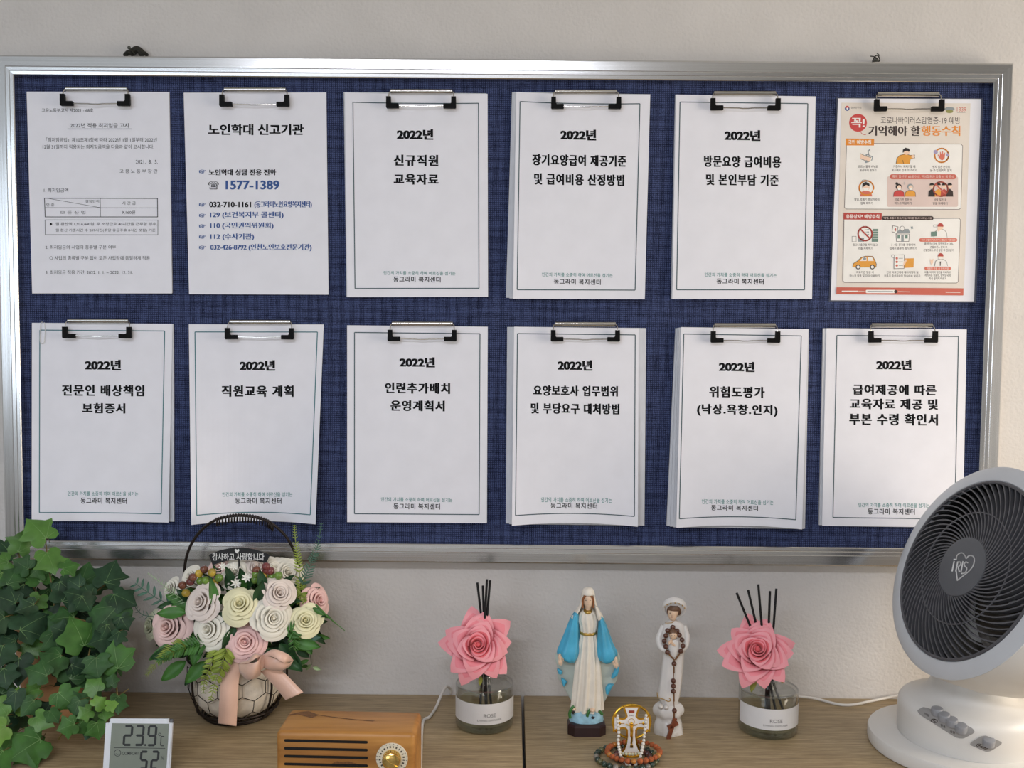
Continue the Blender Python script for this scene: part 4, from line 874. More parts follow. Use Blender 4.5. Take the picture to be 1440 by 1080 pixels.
# roses
def rose(mb, C, axis, R, seed, pointed=False, layers=None, open_=1.0, spinr=None):
    r = random.Random(seed); F = frame(axis); L = layers or [(1, 0.13, 6.0), (2, 0.25, 4.4), (2, 0.40, 3.9), (3, 0.58, 3.0), (3, 0.77, 2.8), (3, 0.96, 2.6)]
    th = r.uniform(0, 6.28); NL = len(L)
    for k, (n, rf, wd) in enumerate(L):
        t = k / (NL - 1)
        for i in range(n):
            th += 2 * pi / n + r.uniform(-0.14, 0.14) + (0.4 if i == 0 else 0)
            rr_ = R * rf * r.uniform(0.94, 1.06); rb0 = R * (0.05 + 0.22 * t); zt = R * ((0.66 - 0.46 * t ** 1.5 * open_) if not pointed else (0.58 - 0.52 * t ** 1.5 * open_)) * r.uniform(0.95, 1.05); zb = -R * 0.62
            fl = R * (0.03 + (0.15 if not pointed else 0.20) * t) * r.uniform(0.8, 1.2); w2 = wd / 2; ph = r.uniform(0, 6)
            def fn(u, v):
                x = 2 * u - 1; tipk = (0.34 * abs(x) ** 1.25 if pointed else 0.22 * x ** 4 + 0.06 * x * x) * (0.25 + 0.75 * t)
                ve = v * (1 - tipk); a = th + x * w2 * (0.72 + 0.28 * sin(pi * min(1, v * 0.62 + 0.12)))
                rad = rb0 + (rr_ - rb0) * (ve ** 0.72) * (1 - 0.12 * (1 - ve)) + R * 0.035 * x * (1 if not pointed else 1.4)
                z = zb + (zt - zb) * sin(ve * pi / 2) ** 0.9
                c_ = max(0.0, (ve - 0.7) / 0.3); rad += fl * c_ ** 1.6; z -= fl * (0.35 + 0.8 * t) * c_ ** 2.2 * (1 + 0.25 * sin(3 * x + ph))
                if pointed: rad += R * 0.10 * t * max(0, v - 0.8) * 5 * max(0, 1 - abs(x) * 2.2)
                return C + F @ V((rad * cos(a), rad * sin(a), z))
            nu = 14 if wd > 2.5 else 10
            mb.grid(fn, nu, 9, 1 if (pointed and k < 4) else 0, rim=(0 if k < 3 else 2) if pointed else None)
    mb.sphere(C + F @ V((0, 0, -R * 0.30)), (R * 0.36, R * 0.36, R * 0.5), 0, 12, 8, F.to_4x4()); mb.sphere(C + F @ V((0, 0, R * 0.2)), (R * 0.105, R * 0.105, R * 0.40), 1 if pointed else 0, 12, 8, F.to_4x4())
def petal_mat(n, c): return mat('rose_petal_' + n, c, 0.6, var=0.05, scale=30, sheen=0.2)
RC = dict(blushpink=petal_mat('blush_pink', (240, 206, 198)), blush=petal_mat('pale_blush', (240, 226, 216)), cream=petal_mat('cream_yellow', (244, 238, 196)), white=petal_mat('ivory_white', (242, 237, 222)), pink=petal_mat('soft_pink', (246, 204, 198)), green=petal_mat('greenish_white', (226, 230, 198)))
BX, BYp = 338, 880
def bdepth(x, y, k=1.0): return BY - 0.012 - 0.070 * k * sqrt(max(0.0, 1 - ((x - BX) / 128) ** 2 - ((y - BYp) / 98) ** 2))
ROSES = [(237, 882, 28, 'blushpink', 'blush pink rose at the left'), (283, 847, 27, 'blush', 'pale blush rose upper left'), (338, 850, 26, 'cream', 'cream yellow rose in the middle'), (393, 834, 23, 'blush', 'pale blush rose upper right'), (295, 885, 27, 'white', 'ivory rose lower left of centre'), (384, 870, 28, 'white', 'ivory rose right of centre'), (430, 873, 23, 'cream', 'cream yellow rose at the right'), (345, 903, 27, 'pink', 'soft pink rose at the front above the ribbon'), (447, 845, 23, 'pink', 'pink rose at the far right turned away'), (212, 880, 20, 'green', 'greenish white rose behind the left one'),
         (331, 806, 22, 'white', 'ivory rose behind the berries'), (404, 806, 24, 'white', 'ivory rose upper right near the handle'), (310, 800, 19, 'blushpink', 'blush rose under the black banner'), (268, 812, 18, 'white', 'ivory rose behind the left berries'), (362, 798, 20, 'blush', 'pale rose behind the right berries'), (240, 828, 16, 'white', 'small ivory rose far left'), (385, 800, 19, 'white', 'ivory rose by the banner')]
for i, (x, y, r_, cl, lb) in enumerate(ROSES):
    yy = bdepth(x, y); 
    if i >= 8: yy += 0.016
    if i >= 10: yy += 0.008
    C = on_y(x, y, yy); R = r_ * mpp(C)
    out = V(((x - BX) / 75, -1.0, -(y - BYp) / 120 + 0.30))
    if i == 8: out = V((1.0, -0.35, 0.35))
    if i in (0,): out = V((-0.45, -1, 0.35))
    if i == 7: out = V((0.1, -1.0, 0.35))
    if i == 2: out = V((0.05, -1, 0.75))
    if i == 6: out = V((0.35, -1, 0.6))
    out = out.normalized() + (CAM - C).normalized() * 0.35
    mb = MB(); rose(mb, C - out.normalized() * R * 0.25, out, R, 20 + i)
    tag(mb.build('rose', RC[cl], bask, smooth=50), lb)
# berries
M_BER = [mat('berry_brown', (112, 66, 48), 0.3, var=0.2, scale=90, coat=0.4), mat('berry_yellow', (190, 160, 58), 0.3, var=0.25, scale=90, coat=0.4), mat('berry_green', (108, 142, 56), 0.3, var=0.15, scale=90, coat=0.4), mat('berry_maroon', (124, 62, 60), 0.3, var=0.15, scale=90, coat=0.4)]
for nm, root_px, BL in (('brown, yellow and green berries on the left', (300, 850), [(256.7, 823, 0), (267.8, 818, 3), (271, 812, 0), (280, 806.5, 1), (287, 801, 0), (298, 805, 1), (282, 817, 2), (289, 816, 2), (308, 812.6, 2), (261.5, 834, 1), (301, 820, 1)]), ('maroon and green berries on the right', (372, 840), [(360.5, 802, 0), (374, 796.7, 3), (374.4, 802.6, 3), (380.5, 803, 3), (370.5, 809.6, 1), (360, 807.4, 2), (382.5, 811, 2), (391.8, 809.4, 2), (359, 815, 2)])):
    R0 = on_y(*root_px, BY - 0.02); spr = MB(); pts = []
    for (x, y, c) in BL:
        p = on_y(x, y, BY - 0.055 - 0.004 * sin(x)); pts.append((p, c)); spr.tube(smoothpts([R0, (R0 + p) / 2 + V((0, 0.006, 0.004)), p], 4), 0.0007, 5)
    so = tag(spr.build('berry_sprig', M_STEM, bask), nm)
    for p, c in pts:
        mb = MB(); mb.sphere(p, 0.0058, 0, 16, 12); mb.sphere(p + V((0.001, -0.0056, 0.0014)), 0.0008, 0, 6, 4); mb.build('berry', M_BER[c], so)
# banner
def bn(e): return lambda x, y: on_y(x, y, BY - 0.035 - e)
mb = MB(); arc = crom([(293.5, 780.3), (312, 773.2), (336.4, 769.8), (360, 773), (380, 780.3)], 6); low_ = crom([(374, 792.4), (356, 788.4), (336, 787), (316, 789.6), (298.8, 795)], 6)
mb.prism(arc + low_ + [(296.4, 787)], lambda x, y, t: on_y(x, y, BY - 0.035 + t), 0.0, 0.0016)
mb.tube([on_y(336, 786, BY - 0.034), on_y(337, 880, BY - 0.03)], 0.0012, 6)
bo = mb.build('message_banner', mat('black_card', (26, 28, 30), 0.6, var=0.05), bask, smooth=0, fixn=True)
mb = MB(); f = bn(0.0003); put_text(mb, '감사하고 사랑합니다', (298.5, 777.6, 371.5, 788.2), f, 0, 0.012)
hs = [(0, 3.4), (-2.2, 1.2), (-3.3, -0.8), (-2.8, -2.6), (-1.4, -3), (0, -1.6), (1.4, -3), (2.8, -2.6), (3.3, -0.8), (2.2, 1.2)]; mb.add([f(333.2 + x, 775 + y) for x, y in hs], [tuple(range(10))])
mb.add([f(*p) for p in ((356, 786.6), (368.5, 786.2), (368.5, 786.9), (356, 787.3))], [(0, 1, 2, 3)])
mb.build('banner_lettering', mat('white_print', (232, 232, 230), 0.6), bo, smooth=0)
# ribbon
M_RIB = mat('peach_satin', (238, 196, 174), 0.34, var=0.04, scale=25, sheen=0.3)
rib = MB()
def strip(L, Rr_, n=10, mi=0):
    # ribbon between two edge curves of (px, py, y)
    A = crom(L, n); B_ = crom(Rr_, n)
    a = [on_y(*p) for p in A]; b = [on_y(*p) for p in B_]; m = len(a); vs = []
    for p, q in zip(a, b): vs += [p, (p + q) / 2, q]
    rib.add(vs, [(3 * i + j, 3 * i + j + 1, 3 * i + j + 4, 3 * i + j + 3) for i in range(m - 1) for j in (0, 1)], mi)
yb = BY - 0.078
strip([(322, 930, yb), (311, 958, yb - .001), (308.5, 985, yb - .001), (307, 1017, yb + .004)], [(348, 932, yb), (337, 950, yb), (334.5, 985, yb), (332.5, 1021, yb + .004)])
strip([(366, 944, yb), (380, 958, yb), (402, 984.5, yb - .006)], [(388, 936, yb), (404, 950, yb - .002), (426.5, 973.5, yb - .010)])
strip([(369, 921, yb), (385, 913, yb - .02), (405, 920, yb - .022), (413, 929, yb - .006), (405, 942, yb + .001), (388, 943, yb), (368, 936, yb)][:4], [(369, 921.5, yb - .004), (384, 924, yb - .028), (400, 932, yb - .030), (411, 930, yb - .008)])
strip([(366, 920, yb - .004), (384, 925, yb - .020), (402, 933, yb - .020), (412, 930, yb - .008)], [(368, 938, yb - .004), (380, 942, yb - .016), (396, 943, yb - .016), (408, 937, yb - .006)])
strip([(368, 922, yb), (358, 919, yb - .02), (349, 928, yb - .022), (336, 932, yb - .008)], [(368, 922, yb - .012), (360, 926, yb - .030), (350, 932, yb - .030), (338, 934, yb - .014)])
strip([(368, 920, yb - .012), (362, 930, yb - .03), (350, 933, yb - .028), (336, 934, yb - .012)], [(366, 949, yb - .006), (358, 954, yb - .024), (347, 955, yb - .022), (337, 945, yb - .010)])
rib.sphere(on_y(367, 931, yb - .008), (0.006, 0.005, 0.011), 0, 12, 8)
ro = rib.build('ribbon_bow', M_RIB, bask, smooth=60)
md = ro.modifiers.new('thickness', 'SOLIDIFY'); md.thickness = 0.0005
# greenery
M_FOL = [mat('foliage_dark', (38, 76, 40), 0.5, var=0.2, scale=60), mat('foliage_green', (66, 116, 46), 0.5, var=0.18, scale=60), mat('foliage_lime', (140, 158, 62), 0.55, var=0.14, scale=60), mat('foliage_pale', (160, 186, 140), 0.55, var=0.1, scale=60), mat('sprig_blue_green', (70, 110, 90), 0.5, var=0.15)]
RG = random.Random(5)
def leaf_oval(mb, P, d, n, L, W, mi, bend=0.2):
    d = d.normalized(); n = (n - d * n.dot(d)).normalized(); b = d.cross(n)
    def fn(u, v):
        w = W * sin(pi * min(1, v * 0.96 + 0.02)) ** 0.8 * (1 - 0.25 * v); x = (2 * u - 1)
        return P + d * L * v + b * w * x * 0.5 + n * (-bend * L * v * v + abs(x) * W * 0.16)
    mb.grid(fn, 4, 7, mi)
def img(a): return CR * cos(a) + CU * sin(a)
fol = MB()
for (x, y, a, L, W, m, dy) in ((258, 858, 0, 0, 0, 0, 0), (262, 862, 175, 40, 20, 1, 0), (262, 930, 215, 42, 22, 1, -.03), (290, 930, 225, 40, 22, 1, -.035), (284, 900, 250, 36, 22, 1, -.03), (262, 912, 190, 50, 22, 0, -.03), (304, 862, 92, 52, 16, 1, -.02), (316, 858, -95, 36, 14, 1, -.02), (372, 915, -20, 60, 24, 0, -.03), (395, 905, -50, 40, 24, 0, -.02), (400, 918, -40, 36, 22, 0, -.03), (330, 880, 250, 40, 20, 0, -.03), (360, 850, 70, 36, 20, 0, -.02), (412, 900, -10, 40, 20, 1, -.01), (425, 893, -60, 30, 16, 1, -.01), (432, 898, 10, 20, 10, 4, -.03), (280, 932, 240, 36, 16, 0, -.03), (250, 905, 205, 44, 18, 1, -.03), (318, 905, 240, 36, 18, 0, -.03), (372, 830, 100, 30, 16, 0, -.02), (300, 875, 30, 30, 18, 0, -.03), (440, 855, -25, 20, 9, 1, -.03), (434, 928, 200, 16, 7, 1, -.02)):
    if not L: continue
    P = on_y(x, y, bdepth(x, y, 0.75) + dy * 0.4); s = mpp(P)
    leaf_oval(fol, P, img(radians(a)) + V((0, -0.25, 0)), (CAM - P).normalized() + V((RG.uniform(-.4, .4), 0, RG.uniform(-.2, .5))), L * s, W * s, m)
for k in range(190):
    a = RG.uniform(0, 2 * pi); q = sqrt(RG.uniform(0, 1)); x = BX + 104 * q * cos(a); y = 876 + 56 * q * sin(a)
    P = on_y(x, y, bdepth(x, y, 0.55) + RG.uniform(0, 0.02)); s = mpp(P)
    leaf_oval(fol, P, V(((x - BX) / 60 + RG.uniform(-.7, .7), RG.uniform(-0.9, 0.2), RG.uniform(-.6, .6) - (y - 876) / 60)), (CAM - P).normalized() + V((RG.uniform(-.6, .6), 0, RG.uniform(-.3, .6))), RG.uniform(20, 34) * s, RG.uniform(9, 16) * s, RG.choice((0, 0, 0, 1)))
fo = fol.build('foliage', M_FOL, bask, smooth=60)
def frond(name, pts, ln, n, mi, w=0.22, dy=0.0, taper=True, lab=None):
    mb = MB(); P = smoothpts([on_y(x, y, yy) for x, y, yy in pts], 8); mb.tube(P, 0.0005, 5, mi); N = len(P)
    for k in range(n):
        t = (k + 0.5) / n; i = min(N - 2, int(t * (N - 1))); p = P[i]; d = (P[i + 1] - P[i]).normalized(); s = mpp(p); L = ln * s * ((1 - 0.75 * t) if taper else (0.6 + 0.4 * sin(pi * t)))
        view = (CAM - p).normalized(); sd = d.cross(view).normalized()
        for g in (-1, 1): leaf_oval(mb, p, sd * g + d * 0.8 + view * RG.uniform(-.15, .25), view + V((RG.uniform(-.3, .3), 0, RG.uniform(0, .4))), L, L * w, mi, 0.1)
    o = mb.build('fern_frond', M_FOL, bask, smooth=60)
    if lab: o['label'] = lab
    return o
yf = BY - 0.02
frond('a', [(424, 830, yf), (420, 795, yf), (416, 765, yf), (414, 738, yf)], 11, 22, 2, 0.3, lab='yellow green upright fern by the handle')
frond('b', [(426, 822, yf), (436, 795, yf), (446, 770, yf), (452, 735, yf)], 13, 20, 4, 0.22, lab='dark green upright fern at the right')
frond('c', [(262, 905, yf - .045), (240, 915, yf - .05), (222, 930, yf - .05), (205, 950, yf - .05)], 16, 22, 2, 0.2)
frond('d', [(290, 905, yf - .06), (262, 910, yf - .06), (240, 920, yf - .062), (222, 932, yf - .06)], 20, 20, 1, 0.25)
frond('e', [(318, 912, yf - .07), (312, 935, yf - .072), (304, 955, yf - .066), (296, 985, yf - .056)], 20, 18, 2, 0.3, lab='yellow green fern hanging beside the ribbon')
frond('e', [(306, 915, yf - .07), (296, 935, yf - .07), (288, 955, yf - .06), (286, 975, yf - .05)], 16, 16, 2, 0.3)
frond('f', [(404, 895, yf - .05), (412, 888, yf - .05), (414, 905, yf - .05), (408, 930, yf - .05)], 20, 16, 1, 0.2)
frond('g', [(420, 850, yf - .02), (424, 835, yf - .02), (416, 880, yf - .03)], 14, 14, 2, 0.25)
frond('h', [(240, 850, yf - .01), (222, 842, yf - .01), (204, 830, yf - .01), (190, 820, yf)], 16, 6, 4, 0.3, taper=False)
frond('i', [(250, 870, yf - .01), (226, 868, yf - .01), (200, 864, yf - .01), (188, 850, yf)], 14, 10, 4, 0.14)
frond('j', [(262, 846, yf - .02), (240, 832, yf - .02), (224, 818, yf - .02), (208, 806, yf - .01)], 12, 14, 3, 0.1)
mb = MB(); mb.tube(smoothpts([on_y(444, 850, yf - .04), on_y(462, 868, yf - .04), on_y(485, 887, yf - .04)], 6), [0.0014] * 5 + [0.0010] * 4 + [0.0006] * 4, 6); mb.build('grass_blade', M_FOL[1], bask, smooth=60)
mb = MB(); mb.tube(smoothpts([on_y(430, 905, yf), on_y(436, 920, yf), on_y(438, 935, yf)], 5), 0.0005, 5)
for x, y, a, m in ((434, 936, 190, 1), (440, 938, -20, 3), (437, 934, 230, 3), (440, 905, 170, 4)): leaf_oval(mb, on_y(x, y, yf), img(radians(a)), V((0, -1, .2)), 0.012, 0.006, m if m < 3 else m - 0)
for (x, y) in ((196, 905), (225, 900)): pass
mb.build('trailing_twig', M_FOL, bask, smooth=60)
for (x, y, a_s) in ((347, 812, 6), (332, 820, 6.5), (374, 818, 5), (313, 796, 5), (329, 796, 5)):
    mb = MB(); P = on_y(x, y, BY - 0.062); s = mpp(P); view = (CAM - P).normalized()
    for k in range(7): a = 2 * pi * k / 7; leaf_oval(mb, P, img(a) + view * 0.35, view, a_s * s * 1.25, a_s * s * 0.5, 0, 0.1)
    mb.sphere(P + view * 0.0008, 0.0012, 0, 8, 6); mb.build('small_white_flower', mat('white_blossom', (238, 236, 226), 0.6), bask, smooth=60)
# ------------------------------------------------------------------ reed diffusers
M_GLASS = mat_glass('clear_glass', (0.965, 0.975, 0.965), 0.03, 2.2, 0.8)
M_OIL = mat_glass('pale_yellow_oil', (0.94, 0.945, 0.86), 0.03, 4.0, 0.3)
M_LABEL = mat('white_label_paper', (228, 226, 226), 0.65, var=0.01)
M_REED = mat('black_fibre_reed', (16, 15, 16), 0.7, var=0.15, scale=300)
M_PROSE = mat('coral_pink_petal', (250, 142, 152), 0.55, var=0.05, scale=24, sheen=0.2)
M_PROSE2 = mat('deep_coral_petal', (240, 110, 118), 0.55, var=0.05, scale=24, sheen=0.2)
M_PROSE3 = mat('light_pink_petal_edge', (253, 164, 172), 0.55, var=0.04, scale=24, sheen=0.2)
M_PSTEM = mat('olive_sepal', (150, 152, 62), 0.5, var=0.15)
M_GREYINK = mat('grey_print', (92, 88, 88), 0.6)
def diffuser(side, cpx, front_y, tx, text_dx, flower, freach, reeds, seed, fdir, sep):
    F0 = on_z(cpx, front_y); s = mpp(F0); R = 0.0415 * (s / 0.00098) ** 1; R = 41.8 * s
    c = on_z(cpx, front_y); c = c + V((c.x - CAM.x, c.y - CAM.y, 0)).normalized() * R; c.z = DESK
    root = empty('diffuser_bottle', c, 'round clear glass diffuser bottle labelled ROSE, ' + side, 'diffuser bottle', 'diffuser bottles')
    T = Matrix.Translation(c); Hh = 0.0615
    mb = MB(); mb.lathe([(0, 0.0), (R - 0.003, 0.0), (R - 0.0008, 0.0012), (R, 0.0035), (R, Hh - 0.004), (R - 0.0008, Hh - 0.0012), (R - 0.003, Hh), (0.018, Hh - 0.0012), (0.0125, Hh - 0.0005), (0.0115, Hh + 0.003), (0.0115, Hh + 0.008), (0.0125, Hh + 0.0095), (0.0122, Hh + 0.011), (0.0095, Hh + 0.011), (0.009, Hh + 0.008), (0.009, Hh - 0.001),
                           (0.012, Hh - 0.0042), (R - 0.0045, Hh - 0.0042), (R - 0.003, Hh - 0.006), (R - 0.0028, 0.010), (R - 0.005, 0.0075), (0, 0.0068)], 72, T, cap=False)
    mb.build('glass', M_GLASS, root, smooth=50)
    mb = MB(); r2 = R - 0.0029; mb.lathe([(0, 0.0070), (R - 0.0052, 0.0077), (r2, 0.0102), (r2, 0.0345), (0, 0.0345)], 64, T, cap=False); mb.build('fragrance_oil', M_OIL, root, smooth=50)
    mb = MB()
    for (r_, z_, t_) in ((R - 0.0012, Hh - 0.0012, 0.0013), (0.0120, Hh + 0.0098, 0.0009)): mb.tube([T @ V((r_ * cos(2 * pi * k / 64), r_ * sin(2 * pi * k / 64), z_)) for k in range(64)], t_, 8, close=True)
    mb.build('glass_rim', mat_glass('glass_rim_edge', (0.86, 0.88, 0.87), 0.12, 0.9, 0.75), root)
    mb = MB(); mb.lathe([(0, 0.0004), (R - 0.0036, 0.0004), (R - 0.0014, 0.0016), (R - 0.0010, 0.0040), (R - 0.0014, 0.0066), (0, 0.0066)], 64, T, cap=False); mb.build('glass_base', mat_glass('thick_glass_base', (0.80, 0.83, 0.74), 0.06, 1.6, 0.7), root, smooth=30)
    # label: wraps the front half
    mb = MB(); Rl = R + 0.0003; a0, a1 = -pi / 2 - 1.42 + tx, -pi / 2 + 1.48 + tx
    lf = lambda e: (lambda u, v: V((c.x + (Rl + e) * cos(a0 + (a1 - a0) * u), c.y + (Rl + e) * sin(a0 + (a1 - a0) * u), DESK + 0.0445 - 0.0295 * v)))
    mb.grid(lf(0), 48, 4, flip=True); mb.grid(lf(-0.0002), 48, 4)
    lab = mb.build('label', M_LABEL, root, smooth=50)
    mb = MB(); f = lf(0.00015); u0 = 0.5 + text_dx
    put_text(mb, 'ROSE', (u0 - 0.072, 0.47, u0 + 0.072, 0.64), f, 0, 0.0); put_text(mb, 'LIVING DIFFUSER', (u0 - 0.145, 0.745, u0 + 0.145, 0.83), f, 0, 0.0)
    mb.build('label_lettering', M_GREYINK, lab, smooth=0)
    base = V((c.x, c.y, DESK + 0.010))
    for k, ((x0, y0), (x1, y1), lb) in enumerate(reeds):
        dy = 0.006 * sin(k * 2.1)
        tip = on_y(x0, y0, c.y + dy); mid = on_y(x1, y1, c.y + dy * 0.6)
        nk = V((c.x + 0.005 * cos(k * 1.3), c.y + 0.004 * sin(k * 1.9), DESK + Hh + 0.010)); bot = base + V((0.011 * cos(2.4 * k + 0.4), 0.008 * sin(2.4 * k), 0))
        # straight reed: through its visible tip and the neck
        d = (nk - tip); L = (DESK + 0.0085 - tip.z) / d.z; end = tip + d * L
        end = V((c.x + (end.x - c.x) * 0.9, c.y + (end.y - c.y) * 0.9, end.z))
        rad = sqrt((end.x - c.x) ** 2 + (end.y - c.y) ** 2)
        if rad > R - 0.008: e2 = V((end.x - c.x, end.y - c.y, 0)) * ((R - 0.008) / rad); end = V((c.x + e2.x, c.y + e2.y, DESK + 0.0085))
        mb = MB(); mb.tube([tip, nk, end], 0.0017, 10)
        tag(mb.build('reed_stick', M_REED, None, smooth=40), lb, 'reed stick', 'black reeds in the diffuser bottles')
    # the artificial rose
    (x, y, rp) = flower; C = on_y(x, y, c.y - 0.022); Rr_ = rp * mpp(C)
    fl = empty('artificial_rose', V((c.x, c.y, DESK + Hh)), 'large coral pink artificial rose standing in the ' + side + ' diffuser bottle' if False else 'large coral pink artificial rose in the ROSE bottle ' + side, 'artificial flower', 'pink roses in the diffuser bottles')
    ax = V(fdir).normalized() + (CAM - C).normalized() * 0.5
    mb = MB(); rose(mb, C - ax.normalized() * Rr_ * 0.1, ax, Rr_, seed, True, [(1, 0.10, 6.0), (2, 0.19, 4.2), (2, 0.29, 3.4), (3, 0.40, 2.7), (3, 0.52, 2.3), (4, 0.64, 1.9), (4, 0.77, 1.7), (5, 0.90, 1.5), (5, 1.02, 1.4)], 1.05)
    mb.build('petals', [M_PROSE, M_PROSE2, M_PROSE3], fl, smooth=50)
    mb = MB(); b0 = C - ax.normalized() * Rr_ * 0.7; mb.tube(smoothpts([b0, V((c.x, c.y - 0.003, DESK + Hh + 0.016)), V((c.x, c.y, DESK + Hh - 0.01)), V((c.x + 0.004, c.y, DESK + 0.012))], 5), 0.0018, 8); mb.build('stem', M_REED, fl)
    for (sx, sy, a, L, W) in sep:
        mb = MB(); P = on_y(sx, sy, c.y - 0.018); leaf_oval(mb, P, img(radians(a)), (CAM - P).normalized() + V((.3, 0, .2)), L * mpp(P), W * mpp(P), 0, 0.05); mb.build('sepal', M_PSTEM, fl, smooth=60)
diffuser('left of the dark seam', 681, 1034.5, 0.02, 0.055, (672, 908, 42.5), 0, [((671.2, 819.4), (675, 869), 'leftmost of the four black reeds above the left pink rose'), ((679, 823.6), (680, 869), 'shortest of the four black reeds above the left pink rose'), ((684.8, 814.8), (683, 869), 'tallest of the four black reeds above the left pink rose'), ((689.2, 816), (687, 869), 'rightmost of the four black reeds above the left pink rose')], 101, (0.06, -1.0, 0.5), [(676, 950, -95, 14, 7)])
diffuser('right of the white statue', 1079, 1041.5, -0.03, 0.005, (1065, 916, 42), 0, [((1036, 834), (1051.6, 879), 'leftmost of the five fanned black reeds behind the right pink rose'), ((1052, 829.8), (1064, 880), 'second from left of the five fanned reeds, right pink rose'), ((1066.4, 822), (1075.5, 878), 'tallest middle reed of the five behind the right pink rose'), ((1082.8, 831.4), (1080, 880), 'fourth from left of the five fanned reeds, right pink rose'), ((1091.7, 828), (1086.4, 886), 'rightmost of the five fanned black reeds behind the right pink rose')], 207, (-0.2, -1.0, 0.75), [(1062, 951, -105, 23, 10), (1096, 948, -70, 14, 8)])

# ------------------------------------------------------------------ statues
def loft(mb, rows, T, Yc, n=32, sub=4, mi=0, fold=None, arc=None, back=None, cap=True):
    # rows: (y, x_left, x_right, depth_front, depth_back, y_offset) with x, y in the crop's own units
    R = crom(rows, sub); vs = []; fs = []; m = len(R)
    A = [2 * pi * k / n for k in range(n)] if arc is None else [arc[0] + (arc[1] - arc[0]) * k / (n - 1) for k in range(n)]
    for i, (y, xl, xr, df, db, yo) in enumerate(R):
        c = on_y(*T((xl + xr) / 2, y), Yc + yo); l = on_y(*T(xl, y), Yc + yo); hw = abs(c.x - l.x)
        for a in A:
            k = fold(a, i / (m - 1)) if fold else 1.0; s = sin(a)
            vs.append(V((c.x + hw * cos(a) * k, c.y - (df if s > 0 else db) * s * k, c.z)))
    N = len(A)
    for i in range(m - 1):
        for k in range(N if arc is None else N - 1):
            l = (k + 1) % N; fs.append((i * N + k, (i + 1) * N + k, (i + 1) * N + l, i * N + l))
    o = len(mb.v); mb.add(vs, fs, mi)
    if back is not None:
        for q, f_ in enumerate(fs):
            k = f_[0] % N
            if A[k] > pi: mb.m[len(mb.f) - len(fs) + q] = back
    if cap and arc is None:
        mb.add([vs[k] for k in range(N)], [tuple(range(N))], mi); mb.add([vs[(m - 1) * N + k] for k in range(N)], [tuple(range(N))[::-1]], mi)
M_IVORY = mat('ivory_paint', (236, 228, 214), 0.5, var=0.04, scale=60, bump=0.05, bscale=200)
M_SKYB = mat('sky_blue_paint', (74, 172, 208), 0.45, var=0.08, scale=50)
M_LINING = mat('pale_grey_green_paint', (186, 196, 188), 0.5, var=0.05)
M_SKIN = mat('painted_skin', (234, 204, 176), 0.5, var=0.03)
M_HAIR = mat('painted_brown_hair', (148, 92, 52), 0.5, var=0.15, scale=300)
M_GOLD = mat('gold_paint', (196, 160, 84), 0.32, 0.7, var=0.1)
M_PLINTH = mat('dark_maroon_plinth', (44, 26, 28), 0.3, var=0.1)
M_GLOBE = mat('pale_blue_paint', (160, 206, 226), 0.5, var=0.1, scale=120, bump=0.3, bscale=260)
M_EYE = mat('dark_painted_detail', (50, 36, 30), 0.4)
M_LIP = mat('painted_lips', (190, 110, 100), 0.5)
M_SNAKE = mat('painted_green', (60, 116, 52), 0.4, var=0.15)
T1 = lambda X, Y: (770 + X / 4.7, 815 + Y / 4.7)
c1 = on_z(824.3, 1028.5); Y1 = c1.y
st = empty('robed_statue', c1, 'painted statue of a robed woman in white veil and blue cloak with lowered open hands', 'statue')
mb = MB(); hw = 26.5 * mpp(c1); hd = 0.019; ch = 0.009
oc = lambda w, d, cch: [(-w + cch, -d), (w - cch, -d), (w, -d + cch), (w, d - cch), (w - cch, d), (-w + cch, d), (-w, d - cch), (-w, -d + cch)]
vs = []; lv = [(hw, hd, 0.0, ch), (hw, hd, 0.0125, ch), (hw - 0.002, hd - 0.002, 0.015, ch - .001), (hw - 0.006, hd - 0.004, 0.0165, ch - .002)]
for w, d, z, q in lv: vs += [(c1.x + x, c1.y + y, DESK + z) for x, y in oc(w, d, q)]
mb.add(vs, [(8 * i + k, 8 * i + (k + 1) % 8, 8 * i + 8 + (k + 1) % 8, 8 * i + 8 + k) for i in range(3) for k in range(8)] + [tuple(range(8))[::-1], tuple(range(24, 32))]); mb.build('plinth', M_PLINTH, st, smooth=25)
mb = MB(); gr = 24 * mpp(c1)
mb.lathe([(0, 0.0150), (gr * 0.95, 0.0155), (gr, 0.019), (gr * 0.97, 0.026), (gr * 0.86, 0.034), (gr * 0.6, 0.040), (0, 0.042)], 40, Matrix.Translation(c1) @ Matrix.Diagonal((1, 0.66, 1, 1)), fold=lambda a, z: 1 + 0.03 * sin(a * 7 + z * 200)); gl = mb.build('cloud_globe', M_GLOBE, st)
for (X, Y) in ((300, 912), (168, 880)):
    mb = MB(); P = on_y(*T1(X, Y), c1.y - 0.0155); pp = []
    for k in range(10): r_ = 0.0026 if k % 2 == 0 else 0.0011; a = pi / 2 + pi * k / 5; pp.append((r_ * cos(a), r_ * sin(a)))
    mb.prism(pp, lambda x, z, t: P + V((x, t, z)), -0.0012, 0.004); mb.build('star', M_EYE, gl, smooth=0)
mb = MB()
for pts in ([(150, 915), (146, 885), (160, 850), (176, 838)], [(262, 905), (268, 880), (284, 858)], [(340, 868), (352, 880), (362, 892)]): mb.tube(smoothpts([on_y(*T1(x, y), c1.y - 0.0165) for x, y in pts], 5), 0.0021, 8)
mb.build('painted_snake', M_SNAKE, gl)
fold1 = lambda a, t: 1 + (0.15 * (t ** 0.6)) * sin(11 * a + 2.2 * sin(3 * t)) * (1 if sin(a) > 0 else 0.3)
